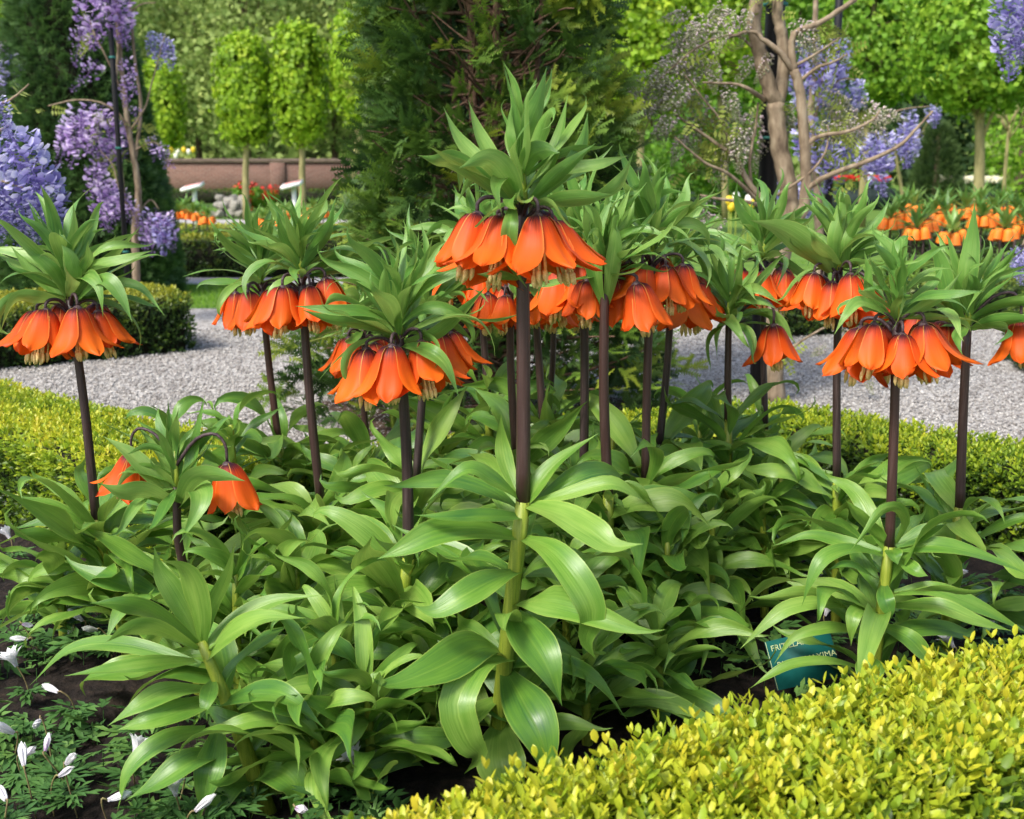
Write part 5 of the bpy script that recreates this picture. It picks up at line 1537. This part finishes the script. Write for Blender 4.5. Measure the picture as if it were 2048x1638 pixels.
def far_fritillary(label, group, x, y, Y, seed, sc=1.0):
    rng = np.random.default_rng(seed)
    w = P(x, y, Y)
    b = Vector((w.x, Y, -.012))
    t = thing('distant_crown_imperial', b, label, 'flowering plant', group)
    h = w.z - b.z
    mobj('flower_stalk', FS, t, scale=(sc, sc, h))
    mobj('leaf_tuft', FL, t, rot=(0, 0, rng.uniform(0, 6)), scale=sc * rng.uniform(.9, 1.1))
    mobj('crown_tuft', FC, t, (0, 0, h), (0, 0, rng.uniform(0, 6)), sc * rng.uniform(1.25, 1.5))
    a0 = rng.uniform(0, 6)
    for k in range(6):
        a = a0 + k * math.pi / 3 + rng.uniform(-.2, .2)
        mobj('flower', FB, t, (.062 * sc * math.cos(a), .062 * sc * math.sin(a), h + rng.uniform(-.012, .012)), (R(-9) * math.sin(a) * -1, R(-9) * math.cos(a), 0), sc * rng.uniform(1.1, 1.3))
GR = [(1782, 436), (1804, 422), (1834, 456), (1850, 440), (1866, 426), (1892, 428), (1906, 462), (1930, 418), (1964, 434), (1990, 428), (2010, 456), (2034, 428), (2052, 448), (2070, 436), (1888, 408), (1960, 408), (1826, 410), (2090, 450), (2006, 412)]
for i, (x, y) in enumerate(GR):
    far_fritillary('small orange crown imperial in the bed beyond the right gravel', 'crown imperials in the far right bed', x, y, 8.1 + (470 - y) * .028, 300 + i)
GL = [(356, 424), (370, 418), (386, 426), (396, 424), (414, 434)]
for i, (x, y) in enumerate(GL):
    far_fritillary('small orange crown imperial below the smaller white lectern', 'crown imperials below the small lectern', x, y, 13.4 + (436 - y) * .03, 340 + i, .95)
GM = [(526, 438), (542, 436), (554, 426), (570, 422), (564, 438), (588, 436), (600, 430), (626, 416), (646, 422), (622, 434)]
for i, (x, y) in enumerate(GM):
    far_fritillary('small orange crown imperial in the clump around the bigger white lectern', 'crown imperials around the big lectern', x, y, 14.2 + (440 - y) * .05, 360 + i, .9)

# ================================================================== SMALL THINGS BEYOND THE PATH
M['white_paint'] = noise_mat('white_paint', [(0.3, (0.70, 0.69, 0.67)), (0.7, (0.80, 0.79, 0.77))], 9, rough=.5, bump=.1)
M['pink_print'] = noise_mat('pink_print', [(0.3, (0.62, 0.22, 0.20)), (0.7, (0.72, 0.42, 0.38))], 9, rough=.5, bump=.1)
def lectern(label, px, py, Y, wpx):
    c = P(px, py, Y)
    b = Vector((c.x, Y, -.012))
    t = thing('lectern', b, label, 'lectern')
    h = c.z - b.z
    wd = wpx / (FPX / Y)
    V, F = box_vf(.03, 0, h / 2 - .02, .065, .065, h)
    mobj('post', make_mesh('post', V, F, M['white_paint'], smooth=False), t)
    V, F = box_vf(0, 0, 0, wd, .34, .055)
    o = mobj('board', make_mesh('board', V, F, M['white_paint'], smooth=False), t, (0, 0, h + .02), (R(8), R(-13), 0))
    V, F = box_vf(.02, 0, .031, wd * .8, .26, .006)
    mobj('print_panel', make_mesh('print_panel', V, F, M['pink_print'], smooth=False), o)
lectern('white lectern with slanted board nearer the mauve wisteria', 385, 376, 20.0, 40)
lectern('white lectern with slanted board beside the second pleached trunk', 584, 372, 19.0, 40)
M['stone'] = noise_mat('pale_stone', [(0.3, (0.17, 0.16, 0.13)), (0.7, (0.38, 0.36, 0.31))], 7, detail=8, rough=.9, bump=.8, dist=.03)
rng = np.random.default_rng(71)
import bmesh
def stone_mesh(seed):
    r = np.random.default_rng(seed)
    bm = bmesh.new()
    bmesh.ops.create_icosphere(bm, subdivisions=2, radius=1)
    ax = r.normal(0, 1, (7, 3)); ax /= np.linalg.norm(ax, axis=1)[:, None]; dd = r.uniform(.4, .8, 7)
    for v in bm.verts:
        p = np.array(v.co)
        for a_, d_ in zip(ax, dd):
            q = p.dot(a_)
            if q > d_:
                p = p - a_ * (q - d_) * .9
        v.co = p * (1 + r.uniform(-.03, .03))
    me = bpy.data.meshes.new('stone'); bm.to_mesh(me); bm.free(); me.materials.append(M['stone'])
    return me
ST = [stone_mesh(s) for s in range(5)]
k = 0
for row, (zc, xs_) in enumerate(((.10, np.linspace(428, 496, 8)), (.26, np.linspace(436, 490, 6)), (.38, np.linspace(442, 484, 4)))):
    for x in xs_:
        p = XZ(x + rng.uniform(-3, 3), 24.6 + rng.uniform(-.1, .2) + row * .12, zc)
        o = mobj('stone', ST[k % 5], None, p, (rng.uniform(-.3, .3), rng.uniform(-.3, .3), rng.uniform(0, 6)), (rng.uniform(.10, .20), rng.uniform(.08, .12), rng.uniform(.08, .15)))
        tag(o, 'rough pale stone of the low pile beside the far path', 'stone', 'stones of the pile'); k += 1

# raised flower bank behind the wall and tulip beds on the right
M['bank'] = M['lawn']
V = np.array([[-40, 40.6, -.02], [0.5, 40.6, -.02], [-40, 40.8, 1.12], [0.5, 40.8, 1.12], [-40, 54, 1.5], [0.5, 54, 1.5], [-40, 66, -.02], [0.5, 66, -.02]])
o = mobj('grass_bank', make_mesh('grass_bank', V, np.array([[0, 1, 3, 2], [2, 3, 5, 4], [4, 5, 7, 6]]), M['lawn'], smooth=False)); o['kind'] = 'structure'
def tulip_mesh(mat):
    V, F = tube_vf([(0, 0, 0), (0, 0, .012), (0, 0, .035), (0, 0, .055), (0, 0, .066)], [.004, .02, .026, .022, .015], 8, cap=False)
    return make_mesh('tulip_bloom', V, F, mat)
V, F = tube_vf([(0, 0, -.4), (.004, 0, -.2), (0, 0, .004)], .004, 5)
TS = make_mesh('tulip_stem', V, F, M['stem'])
TW, TY = tulip_mesh(M['white_petal']), tulip_mesh(M['yellow'])
for i, (x, y, m_) in enumerate([(1462, 424, TY), (1458, 412, TY), (1472, 405, TW), (1497, 410, TW), (1502, 418, TY), (1488, 420, TY)]):
    p = P(x, y, 13.0)
    t = thing('tulip', (p.x, p.y, -.012), ('yellow' if m_ is TY else 'white') + ' tulip beyond the gravel, left of the forked wisteria trunk', 'tulip', ('yellow' if m_ is TY else 'white') + ' tulips left of the wisteria trunk')
    s = 1.7
    mobj('stem', TS, t, (0, 0, p.z + .012), scale=(s, s, (p.z + .012) / .4))
    mobj('bloom', m_, t, (0, 0, p.z + .012), scale=s)
for i, x in enumerate((342, 356, 368, 378, 387, 352)):
    p = P(x, 306 + 4 * (i % 2) + (9 if i == 5 else 0), 42.0)
    t = thing('daffodil', (p.x, p.y, 1.12), 'pale yellow daffodil on the bank above the brick wall', 'daffodil', 'daffodils above the wall')
    s = 3.2
    mobj('stem', TS, t, (0, 0, p.z - 1.12), scale=(s, s, (p.z - 1.12) / .4))
    mobj('bloom', TW if i % 2 else TY, t, (0, 0, p.z - 1.12), scale=s)
def tulip_bed(name, label, x0, x1, y, Y, depth, mat, n, seed, hgt=.14):
    r = np.random.default_rng(seed)
    a, b = P(x0, y, Y), P(x1, y, Y)
    zt = a.z
    root = thing(name, ((a.x + b.x) / 2, Y, -.012), label, 'flower bed')
    V, F = box_vf(0, depth / 2, (zt - .2) / 2, abs(b.x - a.x) + .2, depth, zt - .2)
    mobj('raised_edge', make_mesh('raised_edge', V, F, M['edge'], smooth=False), root)
    xs = r.uniform(-abs(b.x - a.x) / 2, abs(b.x - a.x) / 2, n); ys = r.uniform(0, depth, n)
    zs = zt + r.uniform(-.04, .05, n)
    fv, ff = tube_vf([(0, 0, 0), (0, 0, .03), (0, 0, .075)], [.008, .032, .02], 6, cap=False)
    bl = scatter([(fv, ff)], np.stack([xs, ys, zs], 1), frames(r.normal(0, .15, (n, 3)) + [0, 0, 1], r), r.uniform(.9, 1.3, n), np.full(n, .5), r)
    mobj('tulip_blooms', make_mesh('tulip_blooms', bl[0], bl[1], mat), root, kind='stuff')
    m2 = n * 2
    lv = scatter([(LEAF4[0] * [1, .35, 1], LEAF4[1])], np.stack([r.uniform(-abs(b.x - a.x) / 2, abs(b.x - a.x) / 2, m2), r.uniform(-.03, depth, m2), zt - r.uniform(.02, .2, m2)], 1),
                 frames(r.normal(0, .4, (m2, 3)), r), r.uniform(.15, .25, m2), r.uniform(.3, .8, m2), r)
    mobj('tulip_leaves', make_mesh('tulip_leaves', lv[0], lv[1], M['anem_leaf'], np.clip(lv[2], 0, 1), smooth=False), root, kind='stuff')
M['edge'] = noise_mat('dark_edging', [(0.3, (0.012, 0.02, 0.02)), (0.7, (0.03, 0.045, 0.042))], 10, rough=.8)
M['red_tulip'] = noise_mat('red_tulip', [(0.3, (0.50, 0.02, 0.012)), (0.7, (0.66, 0.05, 0.03))], 30, rough=.5, bump=.1)
M['pink_tulip'] = noise_mat('pink_tulip', [(0.3, (0.62, 0.34, 0.32)), (0.7, (0.78, 0.56, 0.52))], 30, rough=.5, bump=.1)
M['cream_tulip'] = noise_mat('cream_tulip', [(0.3, (0.68, 0.64, 0.42)), (0.7, (0.82, 0.78, 0.60))], 30, rough=.5, bump=.1)
tulip_bed('tulip_bed', 'raised bed of red tulips behind the blue wisteria', 1680, 1785, 360, 30.0, .8, M['red_tulip'], 420, 81)
tulip_bed('tulip_bed', 'raised bed of cream tulips beside the small cone shrub', 1895, 2010, 364, 24.0, .8, M['cream_tulip'], 420, 82)
tulip_bed('tulip_bed', 'raised bed of pale pink tulips left of the budding wisteria', 1390, 1530, 366, 31.0, .8, M['pink_tulip'], 420, 83)
# red azaleas by the far trees
for i, (x, Y) in enumerate(((485, 29.5), (512, 30.0), (535, 30.4))):
    p = P(x, 402, Y)
    t = thing('red_shrub', (p.x, Y, -.012), 'small red-flowered shrub at the foot of the pleached trees', 'shrub', 'red shrubs below the wall')
    r_ = np.random.default_rng(500 + i)
    cl = leaf_cloud(ellipsoid((0, 0, .34), (.26, .26, .34)), 260, .1, r_, 30, .05, (.4, .15))
    mobj('foliage', make_mesh('foliage', cl[0], cl[1], M['green'], np.clip(cl[2], 0, 1), smooth=False), t, kind='stuff')
    cl = leaf_cloud(ellipsoid((0, 0, .40), (.27, .27, .32)), 90, .085, r_, 14, .05, (.4, .15), hollow=.95)
    mobj('blossom', make_mesh('blossom', cl[0], cl[1], M['red_tulip'], smooth=False), t, kind='stuff')
# small grey-green cone shrub
rng = np.random.default_rng(72)
cb = XZ(1864, 19.0, -.012)
t = thing('cone_shrub', cb, 'small soft grey-green cone shrub before the cream tulips', 'shrub')
n = 3800
hh = 1.72 * (1 - rng.random(n) ** .75); aa = rng.uniform(0, 6.283, n)
rr = .38 * np.sin(np.clip(1 - hh / 1.75, 0, 1) ** .6 * 1.6) * rng.uniform(.82, 1.05, n)
Nn = np.stack([np.cos(aa), np.sin(aa), np.full(n, .9)], 1)
cv = scatter([conifer_sprig(s, 4, .6, .25) for s in range(3)], np.stack([rr * np.cos(aa), rr * np.sin(aa), hh], 1), frames(Nn + rng.normal(0, .4, (n, 3)), rng), rng.uniform(.07, .12, n), .55 + rng.normal(0, .15, n), rng)
mobj('crown', make_mesh('crown', cv[0], cv[1], M['wood_dark'], np.clip(cv[2], 0, 1), smooth=False), t, kind='stuff')
V, F = tube_vf([(0, 0, -.01), (0, 0, .8), (0, 0, 1.6)], [.06, .05, .02], 7)
mobj('trunk', make_mesh('trunk', V, F, M['bark']), t)
# bare young trees
def bare_tree(label, base_px, Y, pts, r0, seed, twigs=10):
    rng = np.random.default_rng(seed)
    b = XZ(base_px, Y, -.012)
    t = thing('bare_tree', b, label, 'tree')
    path = smooth_path([b] + [P(x, y, Y) for x, y in pts], 10) - np.array(b)
    V, F = tube_vf(path, np.linspace(r0, r0 * .6, 10), 7)
    mobj('trunk', make_mesh('trunk', V, F, M['pale_bark']), t)
    e = path[-1]
    for i in range(twigs):
        d = np.array([rng.uniform(-.6, .6), rng.uniform(-.5, .5), rng.uniform(.6, 1.0)]) * rng.uniform(.6, 1.1)
        s = path[rng.integers(6, 10)]
        V, F = tube_vf(smooth_path([s, s + d * .5 + rng.normal(0, .04, 3), s + d], 5), np.linspace(r0 * .4, r0 * .1, 5), 5)
        mobj('branch', make_mesh('branch', V, F, M['pale_bark']), t)
bare_tree('thin pale bare tree beside the stout pleached trunk', 2008, 22.0, [(2008, 380), (2014, 300), (2018, 250)], .045, 91)
bare_tree('leaning pale bare tree left of the small cone shrub', 1812, 24.0, [(1805, 390), (1795, 330), (1788, 280)], .045, 92, 5)
bare_tree('upright pale bare tree just left of the small cone shrub', 1832, 25.0, [(1832, 380), (1834, 320), (1835, 260)], .05, 93, 5)

# ================================================================== PLANT LABEL
M['sign'] = noise_mat('teal_sign', [(0.3, (0.004, 0.085, 0.075)), (0.7, (0.008, 0.115, 0.10))], 30, rough=.6, bump=.05)
M['sign_text'] = noise_mat('pale_lettering', [(0.3, (0.50, 0.58, 0.28)), (0.7, (0.58, 0.64, 0.34))], 30, rough=.6, bump=.05)
sp = P(1606, 1318, 2.03)
ground_z = float(soil_z(np.array([sp.x]), np.array([sp.y + .02]))[0])
sg = thing('plant_label', (sp.x, sp.y + .02, ground_z), 'tilted teal plant label lettered in pale yellow among the leaves', 'sign')
SR = Matrix.Translation((0, -.02, sp.z - ground_z)) @ Matrix.Rotation(R(-6), 4, 'Z') @ Matrix.Rotation(R(-24), 4, 'X') @ Matrix.Rotation(R(-15), 4, 'Y')
V, F = box_vf(0, 0, 0, .124, .004, .092)
o = mobj('board', make_mesh('board', V, F, M['sign'], smooth=False), sg); o.matrix_local = SR
board = o
def letter(txt, x, z, size):
    cu = bpy.data.curves.new('lettering', 'FONT')
    cu.body = txt; cu.size = size; cu.extrude = .0003
    ob = bpy.data.objects.new('tmp', cu); COL.objects.link(ob)
    dg = bpy.context.evaluated_depsgraph_get()
    me = bpy.data.meshes.new_from_object(ob.evaluated_get(dg))
    bpy.data.objects.remove(ob)
    me.materials.clear(); me.materials.append(M['sign_text'])
    return mobj('lettering', me, board, (x, -.0024, z), (math.pi / 2, 0, 0))
letter('FRITILLARIA', -.054, .026, .0155)
letter('RUBRA MAXIMA', -.050, -.006, .0155)
V, F = box_vf(-.0605, -.0022, 0, .001, .0006, .090)
mobj('rim_line', make_mesh('rim_line', V, F, M['sign_text'], smooth=False), board)
V, F = tube_vf([(0.01, .006, -.06), (0.01, .0, sp.z - ground_z - .01)], .003, 6)
mobj('stake', make_mesh('stake', V, F, M['post']), sg)

# ================================================================== WHITE ANEMONES
def anem_leaf(seed):
    """finely cut three-part leaf lying roughly flat, local +X outward"""
    r = np.random.default_rng(seed)
    parts = []
    for a0, L in ((0, 1.0), (1.05, .82), (-1.05, .82)):
        for k, (a1, l, s0) in enumerate(((0, 1.0, .15), (.5, .75, .2), (-.5, .75, .2), (.85, .42, .3), (-.85, .42, .3), (.28, .9, .45), (-.28, .9, .45))):
            a = a0 + a1 + r.uniform(-.08, .08)
            d = np.array([math.cos(a), math.sin(a), r.uniform(-.12, .15)]); q = np.array([-math.sin(a), math.cos(a), 0]) * .085 * L
            o_ = np.array([math.cos(a0), math.sin(a0), 0]) * s0 * L
            ln = l * L * .62 * r.uniform(.85, 1.15)
            parts.append((np.array([o_, o_ + d * ln * .55 + q + [0, 0, .03], o_ + d * ln, o_ + d * ln * .55 - q + [0, 0, .03]]), np.array([[0, 2, 1], [0, 3, 2]]), np.full(4, r.uniform(-.1, .1))))
    return merge(parts)
AL = [anem_leaf(s) for s in range(6)]
ALM = [make_mesh('anemone_leaf', a[0], a[1], M['anem_leaf'], a[2] + .35 + .1 * (i % 3), smooth=False) for i, a in enumerate(AL)]
def anem_petal(seed, cup, tone):
    r = np.random.default_rng(seed)
    s = np.linspace(0, 1, 7)
    th = R(75) - cup * s
    pts = np.concatenate([[np.zeros(3)], np.cumsum(np.stack([np.cos(th), np.zeros(7), np.sin(th)], 1)[:-1] / 6, axis=0)])
    nr = np.stack([-np.sin(th), np.zeros(7), np.cos(th)], 1)
    V, F, UV = blade_from_curve(pts, .34, nr, 2, .35, base=.45, peak=.6)
    return make_mesh('anemone_petal', V, F, M['anem_petal'], np.clip(tone + .5 * UV[:, 1], 0, 1))
AP = {'shut': [anem_petal(s, R(-28), t_) for s, t_ in ((1, .05), (2, .4), (3, .6))], 'open': [anem_petal(s, R(45), .5) for s in (4, 5, 6)]}
def anemone(x, y, seed, kind):
    rng = np.random.default_rng(seed)
    z = rng.uniform(.075, .12)
    p = G(x, y, z)
    off = Vector((rng.uniform(-.03, .03), rng.uniform(-.01, .04), 0))
    gz_ = float(soil_z(np.array([p.x + off.x]), np.array([p.y + off.y]))[0])
    b = Vector((p.x + off.x, p.y + off.y, gz_))
    lab = {'shut': 'small white anemone with closed nodding bloom in the dark soil', 'open': 'small white anemone with open starry bloom among the leaves', 'pink': 'small anemone bud flushed pink outside, low in the bed'}[kind]
    t = thing('anemone', b, lab, 'flower', {'shut': 'closed white anemones', 'open': 'open white anemones', 'pink': 'pink-flushed anemone buds'}[kind])
    top = np.array(p - b)
    tilt = rng.uniform(.7, 1.5) if kind != 'open' else rng.uniform(.1, .7)
    az = rng.uniform(0, 6.28)
    dirv = np.array([math.cos(az) * math.sin(tilt), math.sin(az) * math.sin(tilt), math.cos(tilt)])
    path = smooth_path([(0, 0, -.01), top * .55 - dirv * .012 + [0, 0, .012], top - dirv * .008 + [0, 0, .004], top], 10)
    V, F = tube_vf(path, .0014, 6)
    mobj('stem', make_mesh('stem', V, F, M['anem_stem']), t)
    q = Vector(dirv).to_track_quat('Z', 'Y').to_matrix().to_4x4()
    n = 8 if kind != 'open' else 11
    sz = rng.uniform(.034, .044) * (.85 if kind == 'pink' else 1)
    ms = AP['open'] if kind == 'open' else AP['shut']
    for k in range(n):
        o = bpy.data.objects.new('petal', ms[0] if kind == 'pink' else ms[1 + rng.integers(0, 2)])
        o.matrix_local = Matrix.Translation(top) @ q @ Matrix.Rotation(k * 6.283 / n + rng.uniform(-.15, .15), 4, 'Z') @ Matrix.Rotation(rng.uniform(-.12, .1), 4, 'Y') @ Matrix.Scale(sz, 4)
        link(o, t)
    for k in range(3):
        a = rng.uniform(0, 6.28) + k * 2.1
        o = bpy.data.objects.new('leaf', ALM[rng.integers(0, 6)])
        o.matrix_local = Matrix.Translation(interp_path(path, top[2] * rng.uniform(.35, .6))) @ Matrix.Rotation(a, 4, 'Z') @ Matrix.Rotation(rng.uniform(-.2, .4), 4, 'Y') @ Matrix.Scale(rng.uniform(.045, .066), 4)
        link(o, t)
AN = [(72, 1215, 's'), (45, 1248, 'p'), (56, 1278, 's'), (33, 1333, 'o'), (116, 1384, 's'), (28, 1466, 's'), (43, 1512, 'p'), (48, 1532, 's'), (90, 1503, 'p'), (132, 1528, 's'), (118, 1552, 's'), (268, 1508, 'o'), (366, 1552, 'o'), (352, 1592, 'o'),
      (420, 1576, 's'), (390, 1622, 's'), (592, 1616, 'p'), (718, 1532, 'o'), (470, 1178, 'o'), (176, 1196, 's'), (166, 1242, 's'), (146, 1256, 's'), (194, 1260, 's'), (20, 1078, 'o'), (2012, 1168, 'o'), (1946, 1186, 's'), (1914, 1142, 's'), (2000, 1218, 's'),
      (1580, 966, 'o'), (1698, 1004, 's'), (1748, 1026, 's'), (1692, 1122, 's'), (1642, 1150, 's'), (1985, 1250, 'o'), (1650, 1232, 'o'), (1525, 1125, 'p'), (1908, 1295, 'o'), (12, 1600, 's'), (215, 1600, 's'), (80, 1440, 's')]
for i, (x, y, k) in enumerate(AN):
    anemone(x, y, 700 + i, {'s': 'shut', 'o': 'open', 'p': 'pink'}[k])
rng = np.random.default_rng(88)
def carpet(n, x0, x1, y0, y1, seed):
    r = np.random.default_rng(seed)
    xs, ys = r.uniform(x0, x1, n), r.uniform(y0, y1, n)
    ok = in_poly(xs, ys, BED) & (vnoise(xs, ys, 6, 61) > -.35)
    return xs[ok], ys[ok]
a1 = carpet(900, -1.6, -.15, 1.25, 2.6, 1); a2 = carpet(420, .3, 1.5, 1.5, 3.0, 2)
xs, ys = np.concatenate([a1[0], a2[0]]), np.concatenate([a1[1], a2[1]])
n = len(xs)
zs = soil_z(xs, ys) + rng.uniform(.012, .06, n)
lv = scatter(AL, np.stack([xs, ys, zs], 1), frames(rng.normal(0, .3, (n, 3)) + [0, 0, 1], rng), rng.uniform(.045, .075, n), rng.uniform(.25, .9, n), rng)
st = [tube_vf([(x, y, z - .07), (x + .004, y, z)], .001, 3, cap=False) for x, y, z in zip(xs, ys, zs)]
sv, sf, _ = merge(st)
tri = np.concatenate([sf[:, [0, 1, 2]], sf[:, [0, 2, 3]]])
V, F, T = merge([lv, (sv, tri, np.full(len(sv), .3))])
o = mobj('anemone_foliage', make_mesh('anemone_foliage', V, F, M['anem_leaf'], np.clip(T, 0, 1), smooth=False), kind='stuff')
tag(o, 'ferny green anemone leaves carpeting the dark soil', 'ground cover')
